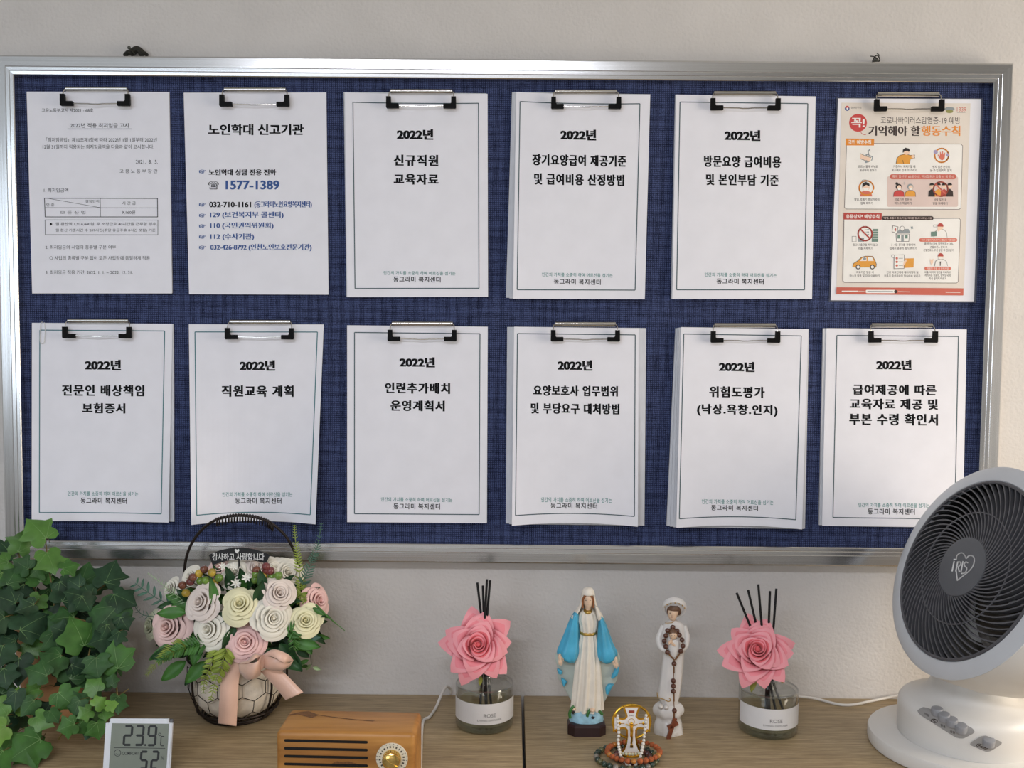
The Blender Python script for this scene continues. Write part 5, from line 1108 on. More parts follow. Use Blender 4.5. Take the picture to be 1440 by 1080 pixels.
mb = MB(); loft(mb, [(200, 236, 300, .006, .006, 0), (222, 214, 324, .008, .007, 0), (262, 204, 332, .010, .008, 0), (300, 212, 328, .010, .008, 0), (342, 219, 318, .0095, .008, 0), (366, 216, 322, .0095, .008, 0), (450, 200, 336, .012, .009, 0), (560, 184, 347, .0145, .010, 0), (650, 176, 352, .0155, .010, 0), (750, 168, 356, .0160, .010, 0), (820, 163, 358, .0165, .010, 0), (856, 160, 360, .0165, .010, 0)], T1, Y1, 96, 5, fold=fold1); mb.build('gown', M_IVORY, st, smooth=60)
mb = MB(); loft(mb, [(341, 214, 322, .0108, .009, 0), (346, 212, 324, .0114, .0092, 0), (354, 212, 324, .0114, .0092, 0), (358, 214, 322, .0108, .009, 0)], T1, Y1, 48, 3); mb.build('belt', M_GOLD, st)
mb = MB(); loft(mb, [(196, 240, 292, .0064, .005, 0), (204, 236, 296, .0074, .006, -.001), (212, 236, 296, .0080, .006, -.001), (218, 242, 290, .0076, .006, -.001)], T1, Y1, 32, 3); mb.build('collar', M_GOLD, st)
mb = MB(); loft(mb, [(208, 250, 286, .0045, .004, 0), (190, 250, 288, .0048, .004, 0), (178, 248, 290, .0058, .005, 0), (166, 241, 296, .0068, .006, 0), (150, 235, 301, .0074, .0065, 0), (130, 233, 303, .0076, .007, 0), (110, 236, 300, .0072, .007, 0), (94, 250, 288, .005, .005, 0), (90, 262, 276, .002, .002, 0)], T1, Y1, 32, 4)
for sx in (-1, 1):
    mb.sphere(on_y(*T1(268 + sx * 14, 138), Y1 - 0.0066), (0.0012, 0.0008, 0.0005), 1, 8, 6); mb.tube([on_y(*T1(268 + sx * 7, 128), Y1 - 0.0071), on_y(*T1(268 + sx * 21, 128), Y1 - 0.0064)], 0.0002, 5, 1)
mb.tube(smoothpts([on_y(*T1(268, 134), Y1 - 0.0074), on_y(*T1(268, 148), Y1 - 0.0086), on_y(*T1(268, 152), Y1 - 0.0074)], 4), [.0004] * 4 + [.0007] * 5, 6)
mb.sphere(on_y(*T1(268, 163), Y1 - 0.0070), (0.0011, 0.0005, 0.0004), 2, 8, 6)
mb.build('head', [M_SKIN, M_EYE, M_LIP], st)
mb = MB()
for sx in (-1, 1): mb.tube(smoothpts([on_y(*T1(268 + sx * 2, 97), Y1 - 0.0066), on_y(*T1(268 + sx * 20, 108), Y1 - 0.0066), on_y(*T1(268 + sx * 34, 130), Y1 - 0.0050), on_y(*T1(268 + sx * 36, 155), Y1 - 0.0048), on_y(*T1(268 + sx * 34, 188), Y1 - 0.0056)], 4), [.0007] * 4 + [.0015] * 8 + [.0012] * 5, 8)
mb.build('hair', M_HAIR, st)
mb = MB(); loft(mb, [(56, 258, 280, .003, .003, 0), (62, 240, 296, .006, .007, 0), (82, 229, 307, .0082, .010, 0), (110, 225, 311, .0086, .012, 0), (140, 220, 316, .0082, .0125, 0), (175, 210, 326, .008, .0125, 0), (205, 190, 342, .012, .0125, 0), (232, 164, 358, .0165, .012, 0), (248, 154, 364, .0185, .0115, 0)], T1, Y1, 44, 5, arc=(radians(34), radians(-214)), fold=lambda a, t: 1 + 0.025 * sin(12 * a) * t)
loft(mb, [(55, 262, 276, .002, .002, 0), (58, 252, 285, .0045, .004, 0), (66, 240, 297, .0068, .006, 0), (78, 232, 304, .0080, .007, 0), (90, 229, 307, .0084, .0075, 0), (97, 230, 306, .0080, .007, 0)], T1, Y1, 40, 4)
ve = mb.build('veil', M_IVORY, st, smooth=60); md = ve.modifiers.new('thickness', 'SOLIDIFY'); md.thickness = 0.0012; md.offset = 0
mb = MB()
loft(mb, [(176, 312, 330, .003, .002, -.004), (205, 318, 344, .004, .002, -.005), (235, 322, 356, .004, .002, -.006), (262, 330, 350, .003, .002, -.006), (272, 338, 342, .001, .001, -.006)], T1, Y1 - 0.003, 20, 4); mb.build('veil_end', M_IVORY, st, smooth=60)
wav = lambda a, t: 1 + 0.035 * sin(22 * t) * abs(cos(a))
mb = MB(); loft(mb, [(215, 180, 350, .005, .008, .003), (260, 150, 372, .005, .009, .003), (330, 122, 398, .005, .010, .003), (400, 96, 424, .004, .010, .003), (470, 66, 458, .004, .010, .002), (520, 54, 474, .004, .009, .001), (560, 54, 474, .004, .009, .001), (600, 62, 470, .004, .009, .002), (640, 72, 460, .004, .009, .003), (680, 88, 446, .004, .009, .004), (720, 104, 428, .004, .009, .004), (760, 132, 402, .004, .009, .004), (800, 158, 376, .004, .009, .004), (835, 178, 356, .004, .008, .004)], T1, Y1 + 0.004, 40, 4, 0, wav, back=1); mb.build('cloak_lining', [M_LINING, M_SKYB], st, smooth=60)
fd = lambda a, t: 1 + 0.09 * sin(6 * a + 5 * t + 1.5 * sin(6 * t))
for nm, rows in (('l', [(214, 176, 198, .006, .004, 0), (240, 160, 204, .0085, .004, 0), (300, 132, 206, .0100, .004, 0), (360, 108, 208, .0110, .004, -.001), (420, 84, 207, .0115, .004, -.002), (470, 66, 205, .0125, .004, -.004), (500, 74, 200, .0125, .004, -.004), (522, 96, 193, .011, .003, -.004), (538, 118, 184, .008, .002, -.003), (546, 140, 170, .004, .002, -.002)]),
                 ('r', [(236, 338, 358, .006, .004, 0), (262, 338, 372, .0085, .004, 0), (310, 336, 392, .0100, .004, 0), (370, 332, 412, .0110, .004, -.001), (430, 330, 434, .0115, .004, -.002), (480, 332, 458, .0125, .004, -.004), (510, 336, 452, .0125, .004, -.004), (530, 346, 432, .011, .003, -.004), (544, 362, 414, .008, .002, -.003), (552, 378, 400, .004, .002, -.002)])):
    mb = MB(); loft(mb, rows, T1, Y1 - 0.002, 36, 5, 0, fd); mb.build('cloak_drape', M_SKYB, st, smooth=60)
for rows in ([(590, 62, 76, .003, .002, 0), (604, 64, 98, .004, .002, 0), (622, 72, 96, .003, .002, 0)], [(650, 90, 98, .003, .002, 0), (672, 92, 128, .004, .002, 0), (702, 102, 112, .003, .002, 0)], [(570, 448, 474, .003, .002, 0), (600, 440, 472, .004, .002, 0), (630, 424, 462, .004, .002, 0), (650, 420, 436, .003, .002, 0)], [(690, 400, 440, .003, .002, 0), (715, 382, 424, .004, .002, 0), (755, 386, 404, .003, .002, 0)]):
    mb = MB(); loft(mb, rows, T1, Y1 + 0.0005, 20, 4); mb.build('cloak_fold', M_SKYB, st, smooth=60)
def tiny_hand(root, T, Yp, X, Y, sx, ang, k=1.0, m=M_SKIN):
    mb = MB(); P = on_y(*T(X, Y), Yp); s = mpp(P) / 4.7 * k
    d = CU * -cos(ang) + CR * sin(ang); b = CR * cos(ang) + CU * sin(ang)
    F = lambda x, y, z=0: P + b * (x * s) + d * (y * s) + V((0, -z * s, 0))
    mb.tube(smoothpts([F(0, -22), F(0, -8), F(0, 10), F(0, 24)], 4), [9 * s] * 4 + [12 * s] * 5 + [11 * s] * 4, 10)
    for i, (x, l) in enumerate(((-9, 30), (-3, 38), (3, 36), (9, 28))): mb.tube(smoothpts([F(x, 18, 3), F(x * 1.15, 18 + l * .5, 5), F(x * 1.2, 18 + l, 1)], 3), [4.2 * s] * 4 + [3 * s] * 3, 6)
    mb.tube(smoothpts([F(sx * 8, -2, 4), F(sx * 18, 10, 8), F(sx * 20, 26, 8)], 3), [4.6 * s] * 4 + [3.4 * s] * 3, 6)
    mb.build('hand', m, root)
tiny_hand(st, T1, Y1 - 0.014, 82, 512, 1, 0.10); tiny_hand(st, T1, Y1 - 0.014, 450, 532, -1, 0.12)
mb = MB(); mb.sphere(on_y(*T1(296, 860), Y1 - 0.0165), (0.004, 0.005, 0.003), 0, 12, 8); mb.build('foot', M_SKIN, st)
mb = MB(); mb.sphere(on_y(*T1(172, 853), Y1 - 0.014), (0.003, 0.005, 0.0026), 0, 12, 8); mb.build('foot', M_SKIN, st)

T2 = lambda X, Y: (900 + X / 4.911, 830 + Y / 4.909)
c2 = on_z(939, 1029); Y2 = c2.y
M_BISQ = mat('white_bisque', (226, 222, 218), 0.42, var=0.02, scale=40, coat=0.15)
M_FACE = mat('bisque_skin', (232, 200, 170), 0.45, var=0.03)
M_DHAIR = mat('painted_dark_brown_hair', (112, 82, 62), 0.5, var=0.12)
s2 = empty('porcelain_statue', c2, 'slim white porcelain statue of a woman in a round hat holding a child', 'statue')
mb = MB(); lobe = lambda a, t: 1 + 0.05 * sin(6 * a + 5 * t)
loft(mb, [(775, 128, 276, .010, .010, 0), (795, 104, 292, .015, .013, 0), (820, 92, 300, .017, .014, 0), (845, 96, 296, .017, .014, 0), (868, 112, 278, .015, .013, 0), (885, 112, 276, .015, .013, 0), (905, 102, 286, .017, .014, 0), (940, 94, 294, .018, .015, 0), (980, 92, 296, .018, .015, 0), (1000, 94, 294, .018, .015, 0)], T2, Y2, 40, 4, 0, lobe)
lowz = min(v.z for v in mb.v)
for v in mb.v:
    if v.z < DESK + 0.004: v.z = max(DESK, v.z)
mb.lathe([(0.0178, 0.0), (0.0186, 0.001), (0.0186, 0.006), (0.015, 0.008)], 40, Matrix.Translation(V((on_y(*T2(194, 1000), Y2).x, Y2, DESK))) @ Matrix.Diagonal((1.08, 0.95, 1, 1))); mb.build('rock_base', M_BISQ, s2, smooth=60)
mb = MB(); fo2 = lambda a, t: 1 + 0.04 * t * sin(9 * a + 3 * t)
loft(mb, [(205, 206, 252, .006, .006, 0), (222, 178, 286, .008, .0075, 0), (250, 158, 306, .009, .008, 0), (300, 148, 314, .010, .009, 0), (350, 142, 316, .011, .009, 0), (400, 148, 310, .011, .009, 0), (450, 158, 302, .010, .009, 0), (520, 150, 298, .0105, .009, 0), (600, 140, 292, .011, .009, 0), (680, 128, 282, .0115, .0095, 0), (730, 118, 274, .012, .010, 0), (752, 132, 266, .012, .010, 0), (785, 150, 262, .011, .009, 0)], T2, Y2, 48, 5, 0, fo2); mb.build('robe', M_BISQ, s2, smooth=60)
for sx, pts in ((-1, [(166, 245), (140, 300), (130, 345), (150, 400), (190, 412)]), (1, [(300, 245), (318, 300), (320, 345), (306, 395), (262, 410)])):
    mb = MB(); dz = [0, -.001, -.004, -.009, -.012]; mb.tube(smoothpts([on_y(*T2(x, y), Y2 + d) for (x, y), d in zip(pts, dz)], 5), [.0042] * 6 + [.0047] * 8 + [.0043] * 7, 12); mb.build('sleeve', M_BISQ, s2, smooth=60)
mb = MB(); mb.tube(smoothpts([on_y(*T2(x, y), Y2 - 0.0122) for x, y in ((118, 705), (124, 738), (160, 752), (196, 768), (212, 757), (200, 744))], 5), 0.0006, 6)
mb.tube(smoothpts([on_y(*T2(x, y), Y2 - 0.0095) for x, y in ((172, 226), (200, 226), (226, 222), (228, 208))], 4), 0.0005, 6); mb.build('robe_edging', M_GOLD, s2)
for x, y in ((142, 800), (180, 806)): mb = MB(); mb.sphere(on_y(*T2(x, y), Y2 - 0.014), (0.0036, 0.006, 0.003), 0, 12, 8); mb.build('foot', M_BISQ, s2)
mb = MB(); loft(mb, [(222, 212, 238, .004, .004, 0), (205, 208, 242, .005, .005, -.001), (190, 198, 250, .0066, .006, -.002), (170, 193, 258, .0074, .007, -.002), (150, 192, 264, .0076, .0075, -.002), (128, 196, 268, .0072, .0075, -.001), (112, 206, 262, .005, .006, 0)], T2, Y2, 32, 4)
for x, y in ((208, 158), (236, 162)): mb.sphere(on_y(*T2(x, y), Y2 - 0.0088), (.0011, .0008, .0004), 1, 8, 6)
mb.tube(smoothpts([on_y(*T2(222, 152), Y2 - 0.0094), on_y(*T2(220, 172), Y2 - 0.0106), on_y(*T2(221, 177), Y2 - 0.0094)], 4), .0006, 6); mb.sphere(on_y(*T2(221, 188), Y2 - 0.0088), (.001, .0005, .0004), 2, 8, 6)
mb.build('head', [M_FACE, M_EYE, M_LIP], s2)
mb = MB(); loft(mb, [(104, 208, 262, .0080, .0075, -.001), (122, 192, 276, .0090, .009, -.001), (140, 186, 282, .0086, .0095, -.001), (158, 186, 282, .006, .0095, 0), (172, 196, 274, .002, .009, .002)], T2, Y2, 36, 4, fold=lambda a, t: (1.0 if sin(a) < 0.3 or t < 0.34 else 1 - 0.30 * min(1, (t - 0.34) * 5))); mb.build('hair', M_DHAIR, s2)
hc = on_y(*T2(237, 112), Y2 + 0.005); Fh = frame(V((-0.10, -0.80, -0.52)).normalized())
mb = MB(); hr = 84 / 4.911 * mpp(hc); mb.lathe([(0, -0.001), (hr * .6, -0.0025), (hr * .96, -0.0022), (hr, 0.0), (hr * .99, 0.0035), (hr * .92, 0.0062), (hr * .80, 0.0062), (hr * .70, 0.0040), (hr * .45, 0.0056), (0, 0.0066)], 40, mx(hc, Fh)); hat = mb.build('round_hat', M_BISQ, s2)
for k in range(7):
    a = radians(20 + 23 * k); mb = MB(); P = mx(hc, Fh) @ V((hr * 0.86 * cos(a), hr * 0.86 * sin(a), 0.0064)); mb.sphere(P, 0.0010, 0, 8, 6); mb.build('hat_stud', M_GOLD, hat)
# the child
mb = MB(); loft(mb, [(335, 210, 262, .004, .003, 0), (352, 196, 272, .006, .004, 0), (385, 190, 274, .0065, .004, 0), (420, 196, 268, .006, .004, 0), (455, 212, 256, .004, .003, 0)], T2, Y2 - 0.012, 28, 4); ch_ = mb.build('child_figure', M_BISQ, s2)
mb = MB(); hp_ = on_y(*T2(230, 308), Y2 - 0.0165); mb.sphere(hp_, (.0056, .0052, .0064), 0, 18, 12)
for x in (220, 238): mb.sphere(on_y(*T2(x, 312), Y2 - 0.0214), (.0006, .0004, .0004), 1, 6, 5)
mb.build('child_head', [M_FACE, M_EYE], ch_)
mb = MB(); mb.sphere(hp_ + V((0, .0012, .0022)), (.0061, .0057, .0052), 0, 18, 12); mb.sphere(hp_ + V((-.0008, .001, .0070)), (.002, .002, .0022), 0, 10, 8); mb.build('child_hair', M_DHAIR, ch_)
for x, y, a in ((204, 364, 2.6), (234, 376, -2.4)): tiny_hand(ch_, T2, Y2 - 0.0190, x, y, 1, a, 0.55, M_FACE)

# rosary on the porcelain statue
M_BEADB = mat('dark_brown_wood_bead', (88, 50, 36), 0.35, var=0.2, scale=200, coat=0.3)
M_CORD = mat('brown_cord', (120, 82, 48), 0.7, var=0.1)
M_CROSSW = mat('reddish_wood', (122, 64, 40), 0.4, var=0.15, scale=120)
bead_pts = [(226, 256, -.0115), (190, 279, -.0135), (178, 314, -.0155), (168, 351, -.0165), (178, 389, -.0175), (190, 428, -.0165), (272, 310, -.0160), (290, 343, -.0165), (296, 384, -.0170), (282, 420, -.0165), (256, 282, -.0145), (235, 508, -.0155), (230, 625, -.0160), (230, 661, -.0162), (230, 698, -.0165), (238, 831, -.0215)]
ros = empty('wooden_rosary', on_y(*T2(226, 256), Y2 - 0.012), 'dark brown wooden rosary hung around the porcelain statue, its cross at the foot', 'rosary')
B2 = [on_y(*T2(x, y), Y2 + d) for x, y, d in bead_pts]
mb = MB(); order = [0, 1, 2, 3, 4, 5]; mb.tube(smoothpts([B2[i] for i in order] + [on_y(*T2(236, 480), Y2 - .0155)], 4), .0006, 6); mb.tube(smoothpts([B2[i] for i in (0, 10, 6, 7, 8, 9)] + [on_y(*T2(240, 480), Y2 - .0155)], 4), .0006, 6)
for a, b in (((198, 440), (236, 482)), ((278, 432), (244, 482))): mb.tube([on_y(*T2(*a), Y2 - .0165), on_y(*T2(*b), Y2 - .0155)], .0011, 6)
mb.tube(smoothpts([on_y(*T2(x, y), Y2 + d) for x, y, d in ((238, 480, -.0155), (235, 508, -.0155), (232, 570, -.0156), (230, 625, -.016), (230, 698, -.0165), (234, 780, -.020), (238, 831, -.0215), (238, 888, -.022))], 4), .0006, 6)
for a, b in ((530, 572), (716, 768), (848, 886)): mb.tube([on_y(*T2(234, a), Y2 - .0165 - (.005 if a > 800 else 0.001)), on_y(*T2(234, b), Y2 - .0165 - (.005 if a > 800 else .0012))], .0011, 6)
mb.build('cord', M_CORD, ros)
for p in B2: mb = MB(); mb.sphere(p, .0035, 0, 14, 10); mb.build('bead', M_BEADB, ros)
mb = MB()
def bar(a, b, w, t, yo):
    p, q = on_y(*T2(*a), Y2 + yo), on_y(*T2(*b), Y2 + yo); d = (q - p).normalized(); n = d.cross(V((0, 1, 0))).normalized() * w
    vs = [p + n, q + n, q - n, p - n]; mb.add([v + V((0, -t, 0)) for v in vs] + [v + V((0, t, 0)) for v in vs], [(3, 2, 1, 0), (4, 5, 6, 7), (0, 1, 5, 4), (1, 2, 6, 5), (2, 3, 7, 6), (3, 0, 4, 7)])
bar((242, 882), (192, 1032), .0026, .0022, -.0225); bar((190, 948), (262, 916), .0024, .0022, -.0225)
mb.build('wooden_cross', M_CROSSW, ros, smooth=0, fixn=True)

# ------------------------------------------------------------------ gold and white crucifix on a stand, with beads
T3 = lambda X, Y: (830 + X / 10.8, 980 + Y / 10.8)
c3 = on_z(888, 1062.5); Y3 = c3.y
M_GOLDM = mat('shiny_gold', (232, 184, 70), 0.2, 1.0, var=0.05)
M_ENAM = mat('white_enamel', (236, 232, 230), 0.25, var=0.01, coat=0.4)
cr = empty('gold_crucifix', c3, 'small standing gold and white enamel crucifix with a gold ring, draped in beads', 'crucifix')
F3 = lambda x, y, t: on_y(*T3(x, y), Y3 + t)
CX = 628
crossR = [(628, 158), (735, 158), (700, 250), (690, 300), (720, 335), (760, 350), (830, 335), (888, 300), (892, 380), (888, 500), (840, 478), (770, 462), (715, 468), (686, 500), (684, 600), (700, 720), (730, 800), (770, 850), (628, 852)]
cross = crossR + [(2 * CX - x, y) for x, y in crossR[::-1][1:-1]]
def offs(p, d):
    out = []; n = len(p)
    for i in range(n):
        (x0, y0), (x1, y1), (x2, y2) = p[i - 1], p[i], p[(i + 1) % n]
        ax, ay, bx, by = x1 - x0, y1 - y0, x2 - x1, y2 - y1; la, lb = sqrt(ax * ax + ay * ay), sqrt(bx * bx + by * by)
        nx, ny = ay / la + by / lb, -ax / la - bx / lb; L = sqrt(nx * nx + ny * ny) or 1
        k = d / max(0.5, sqrt((L / 2) ** 2)); out.append((x1 + nx / L * k, y1 + ny / L * k))
    return out
def grow(p, k): return [(CX + (x - CX) * k, 480 + (y - 480) * k) for x, y in p]
mb = MB(); mb.prism(offs(cross, 24), F3, -0.0010, 0.0022, 0); mb.build('gold_cross', M_GOLDM, cr, smooth=30, fixn=True)
mb = MB(); mb.prism(offs(cross, -4), F3, -0.0016, -0.0008, 0); mb.build('enamel_face', M_ENAM, cr, smooth=30, fixn=True)
for (x0, y0, x1, y1, m, nm) in ((586, 206, 672, 246, mat('red_enamel', (150, 62, 44), 0.4), 'red_plaque'),):
    mb = MB(); mb.prism([(x0, y0), (x1, y0), (x1, y1), (x0, y1)], F3, -0.0019, -0.0014); mb.build(nm, m, cr, smooth=0, fixn=True)
mb = MB(); put_text(mb, 'INRI', (596, 274, 660, 292), lambda x, y: F3(x, y, -.0018), 0, 0.0); mb.build('lettering', M_EYE, cr, smooth=0)
mb = MB(); pts = [F3(CX + 285 * cos(2 * pi * k / 48), 375 + 252 * sin(2 * pi * k / 48), 0.0006) for k in range(48)]; mb.tube(pts, 0.0017, 8, close=True)
for sx in (-1, 1): mb.tube(smoothpts([F3(CX + sx * x, y, .0006) for x, y in ((110, 185), (60, 250), (70, 320), (140, 345), (200, 330), (235, 270))], 5), 0.0012, 6)
mb.build('gold_ring', M_GOLDM, cr)
mb = MB()   # corpus: one continuous small figure
F4 = lambda x, y, t: F3(x, y, -0.0030 + t)
mb.tube(smoothpts([F4(628, 412, -.001), F4(628, 440, -.0008), F4(626, 480, -.0012), F4(630, 530, -.001), F4(626, 580, -.0014), F4(632, 640, -.001), F4(626, 700, -.0004), F4(628, 730, -.0008)], 4), [.0011] * 5 + [.0020] * 8 + [.0019] * 6 + [.0013] * 10, 10)
for sx in (-1, 1): mb.tube(smoothpts([F4(628 + sx * 10, 436, -.0006), F4(628 + sx * 50, 428, -.0004), F4(628 + sx * 88, 418, 0)], 4), [.0010] * 4 + [.0007] * 5, 8)
mb.sphere(F4(626, 408, -.0012), (.0019, .0017, .0023), 0, 12, 8)
mb.build('figure', M_GOLDM, cr)
mb = MB(); mb.prism([(606, 735), (652, 735), (652, 772), (606, 772)], F3, -0.004, -0.0012); mb.build('foot_ledge', M_GOLDM, cr, smooth=0, fixn=True)
mb = MB()
for sx in (-1, 1): mb.tube([F3(CX + sx * 110, 405, -.0019), F3(CX + sx * 215, 405, -.0019)], .0005, 6); mb.sphere(F3(CX + sx * 185, 405, -.0018), (.0022, .0006, .0024), 0, 10, 6)
mb.tube([F3(CX + 44 * cos(2 * pi * k / 20), 375 + 44 * sin(2 * pi * k / 20), -.0018) for k in range(20)], .0004, 6, close=True); mb.build('gold_ornament', M_GOLDM, cr)
mb = MB(); mb.lathe([(0, 0), (0.012, 0), (0.0125, 0.0008), (0.0125, 0.0022), (0.010, 0.0032), (0.004, 0.004), (0, 0.004)], 32, Matrix.Translation(c3) @ Matrix.Diagonal((1, 0.6, 1, 1))); mb.build('stand_foot', M_GOLDM, cr)
mb = MB(); zb = F3(628, 845, .001); mb.box(((c3.x), Y3 + 0.0008, (DESK + 0.003 + zb.z) / 2), (0.014, 0.0022, zb.z - DESK - 0.002 + 0.002), r=.0006); mb.build('stand_post', M_GOLDM, cr)

def strand(name, label, cat, pts, rad, mats, seed, cordm, closed=True, group=None):
    r = random.Random(seed); root = empty(name, V((pts[0].x, pts[0].y, DESK)), label, cat, group)
    mb = MB(); mb.tube(pts, 0.0005, 5, close=closed); mb.build('cord', cordm, root)
    for i, p in enumerate(pts):
        q = rad * r.uniform(0.9, 1.05); mb = MB(); mb.sphere(p, (q, q, q * 0.94), 0, 14, 10, Matrix.Rotation(r.uniform(0, 3), 4, 'X')); mb.build('bead', mats[i % len(mats)] if not callable(mats) else mats(i), root)
def ringpts(c, R, n, z, wob=0.0, ph=0.0, tiltx=0.0): return [V((c.x + R * cos(2 * pi * k / n + ph), c.y + R * 0.86 * sin(2 * pi * k / n + ph), z + wob * sin(4 * pi * k / n + ph) + tiltx * cos(2 * pi * k / n + ph))) for k in range(n)]
M_ORB = mat('orange_brown_seed_bead', (168, 88, 46), 0.7, var=0.18, scale=300, bump=0.5, bscale=700)
M_AMB = mat('amber_wood_bead', (190, 122, 52), 0.3, var=0.15, scale=150, coat=0.4)
M_JADE = mat('dark_green_stone_bead', (44, 62, 52), 0.22, var=0.4, scale=260, coat=0.5); M_OLV = mat('olive_stone_bead', (92, 92, 60), 0.25, var=0.3, scale=200, coat=0.5); M_GRY = mat('grey_stone_bead', (128, 122, 112), 0.22, var=0.2, scale=200, coat=0.5)
M_MAR = mat('maroon_wood_bead', (78, 38, 40), 0.3, var=0.2, scale=200, coat=0.4); M_MAUV = mat('rosy_brown_bead', (148, 92, 76), 0.3, var=0.2, coat=0.4)
M_WB = mat('white_shell_bead', (228, 224, 216), 0.3, var=0.05, coat=0.5); M_PGB = mat('pale_green_shell_bead', (206, 208, 182), 0.3, var=0.06, coat=0.5)
ca = on_z(882, 1068.5)
strand('bead_bracelet', 'orange brown bead bracelet encircling the foot of the gold crucifix, uppermost', 'bracelet', ringpts(V((on_z(891, 1070).x, ca.y, 0)), 0.0345, 27, DESK + 0.0118, 0.0, 0.2, 0.001), 0.0038, [M_ORB, M_ORB, M_ORB, M_ORB, M_AMB], 3, M_CORD, group='bead bracelets around the crucifix')
strand('bead_bracelet', 'dark green and grey stone bracelet around the crucifix, lowest and widest', 'bracelet', ringpts(V((on_z(881, 1070).x, ca.y - 0.001, 0)), 0.0395, 28, DESK + 0.0042, 0.0, 0.0), 0.0042, [M_JADE, M_OLV, M_JADE, M_JADE, M_GRY], 4, M_CORD, group='bead bracelets around the crucifix')
strand('bead_bracelet', 'dark maroon bead bracelet, innermost ring at the foot of the crucifix', 'bracelet', ringpts(V((on_z(889, 1066).x, ca.y, 0)), 0.0225, 17, DESK + 0.0046, 0.0, 0.1), 0.0040, [M_MAR, M_MAR, M_MAUV], 5, M_CORD, group='bead bracelets around the crucifix')
# white beads hung over the crucifix arms
def dens(P, step):
    out = [P[0]]; acc = 0
    for a, b in zip(P, P[1:]):
        L = (b - a).length; t = step - acc
        while t <= L: out.append(a + (b - a) * (t / L)); t += step
        acc = (L - (t - step))
    return out
wp = [(600, 1052, -.041), (530, 1000, -.036), (468, 905, -.030), (448, 830, -.022), (430, 740, -.012), (424, 640, -.006), (432, 560, -.0045), (428, 480, -.0042), (416, 400, -.0042), (414, 330, -.0040), (410, 290, .0010), (420, 330, .0060), (500, 420, .0072), (628, 430, .0074), (760, 420, .0072), (838, 340, .0060), (848, 280, .0010), (844, 320, -.0040), (842, 400, -.0042), (832, 500, -.0042), (820, 590, -.0050), (812, 670, -.010), (795, 760, -.016), (776, 850, -.024), (760, 920, -.030), (730, 985, -.036), (670, 1045, -.041)]
P = smoothpts([F3(x, y, t) for x, y, t in wp], 8)
for p in P: p.z = max(p.z, DESK + 0.003)
strand('bead_rosary', 'string of small white beads hung over both arms of the gold crucifix', 'rosary', dens(P, 0.0049), 0.0023, [M_WB], 6, M_CORD, False)
P = smoothpts([F3(x, y, t) for x, y, t in ((500, 862, -.018), (540, 866, -.019), (628, 872, -.020), (715, 866, -.019), (756, 850, -.018))], 8)
strand('bead_string', 'short string of pale greenish beads across the foot of the gold crucifix', 'beads', dens(P, 0.0042), 0.0021, [M_PGB], 7, M_CORD, False)
# ------------------------------------------------------------------ desktop fan
M_FANW = mat('white_fan_plastic', (226, 224, 220), 0.38, var=0.012, scale=20)
M_FANR = mat('satin_white_ring', (205, 208, 212), 0.42, var=0.012, scale=20)
M_FANG = mat('dark_grey_plastic', (84, 84, 88), 0.4, var=0.03)
M_FANH = mat('grey_hub_plastic', (92, 94, 98), 0.42, var=0.03)
M_FANI = mat('black_fan_interior', (26, 25, 24), 0.6, var=0.1)
M_BLADE = mat('dark_translucent_blade', (66, 60, 52), 0.15, var=0.05, coat=0.6)
M_BTN = mat('blue_grey_button', (150, 152, 158), 0.4, var=0.02); M_PANEL = mat('grey_control_panel', (156, 154, 152), 0.45, var=0.02)
fan_base = V((0.6275, -0.155, DESK))
fan = empty('desk_fan', fan_base, 'white round desk fan with dark grey swirl grille, lower right corner', 'fan')
kf = 1.085; Cf = CAM + (V((0.5658, -0.2998, ZB - 0.304)) - CAM) * kf
nf = V((-0.899, -0.163, 0.406)).normalized(); RG_, RO_ = 0.113 * kf, 0.1342 * kf
Ff = frame(nf); Mf = mx(Cf, Ff)
# housing
mb = MB(); RO = RO_
mb.lathe([(RO * .99, -0.004), (RO, -0.012), (RO * .995, -0.035), (RO * .975, -0.07), (RO * .92, -0.105), (RO * .82, -0.135), (RO * .66, -0.158), (RO * .4, -0.172), (0, -0.176)], 96, Mf, cap=False)
mb.build('housing', M_FANW, fan, smooth=50)
mb = MB(); mb.lathe([(RG_ * 1.005, -0.010), (RG_ * 1.002, -0.001), (RG_ * 1.02, 0.001)] + [(RG_ * 1.02 + (RO * .985 - RG_ * 1.02) * k / 9, 0.001 - 0.004 * (k / 9) ** 2 - (0.0003 if k % 2 else 0)) for k in range(1, 10)] + [(RO * 1.0, -0.0045), (RO * .985, -0.010)], 96, Mf, cap=False); mb.build('front_ring', M_FANR, fan, smooth=20)
mb = MB(); mb.lathe([(RG_ * 1.004, -0.008), (RG_ * .99, -0.03), (RG_ * .92, -0.08), (RG_ * .6, -0.11), (0, -0.115)], 64, Mf, cap=False); mb.build('inner_duct', M_FANI, fan)
mb = MB(); mb.tube([Mf @ V((RG_ * .99 * cos(2 * pi * k / 96), RG_ * .99 * sin(2 * pi * k / 96), 0.0)) for k in range(96)], 0.0022, 8, close=True)
hubR = RG_ * 0.335; midR = RG_ * 0.625; dome = lambda r: 0.008 * (1 - (r / RG_) ** 2)
mb.tube([Mf @ V((midR * cos(2 * pi * k / 96), midR * sin(2 * pi * k / 96), dome(midR) - 0.0005)) for k in range(96)], 0.0012, 6, close=True)
NR = 60
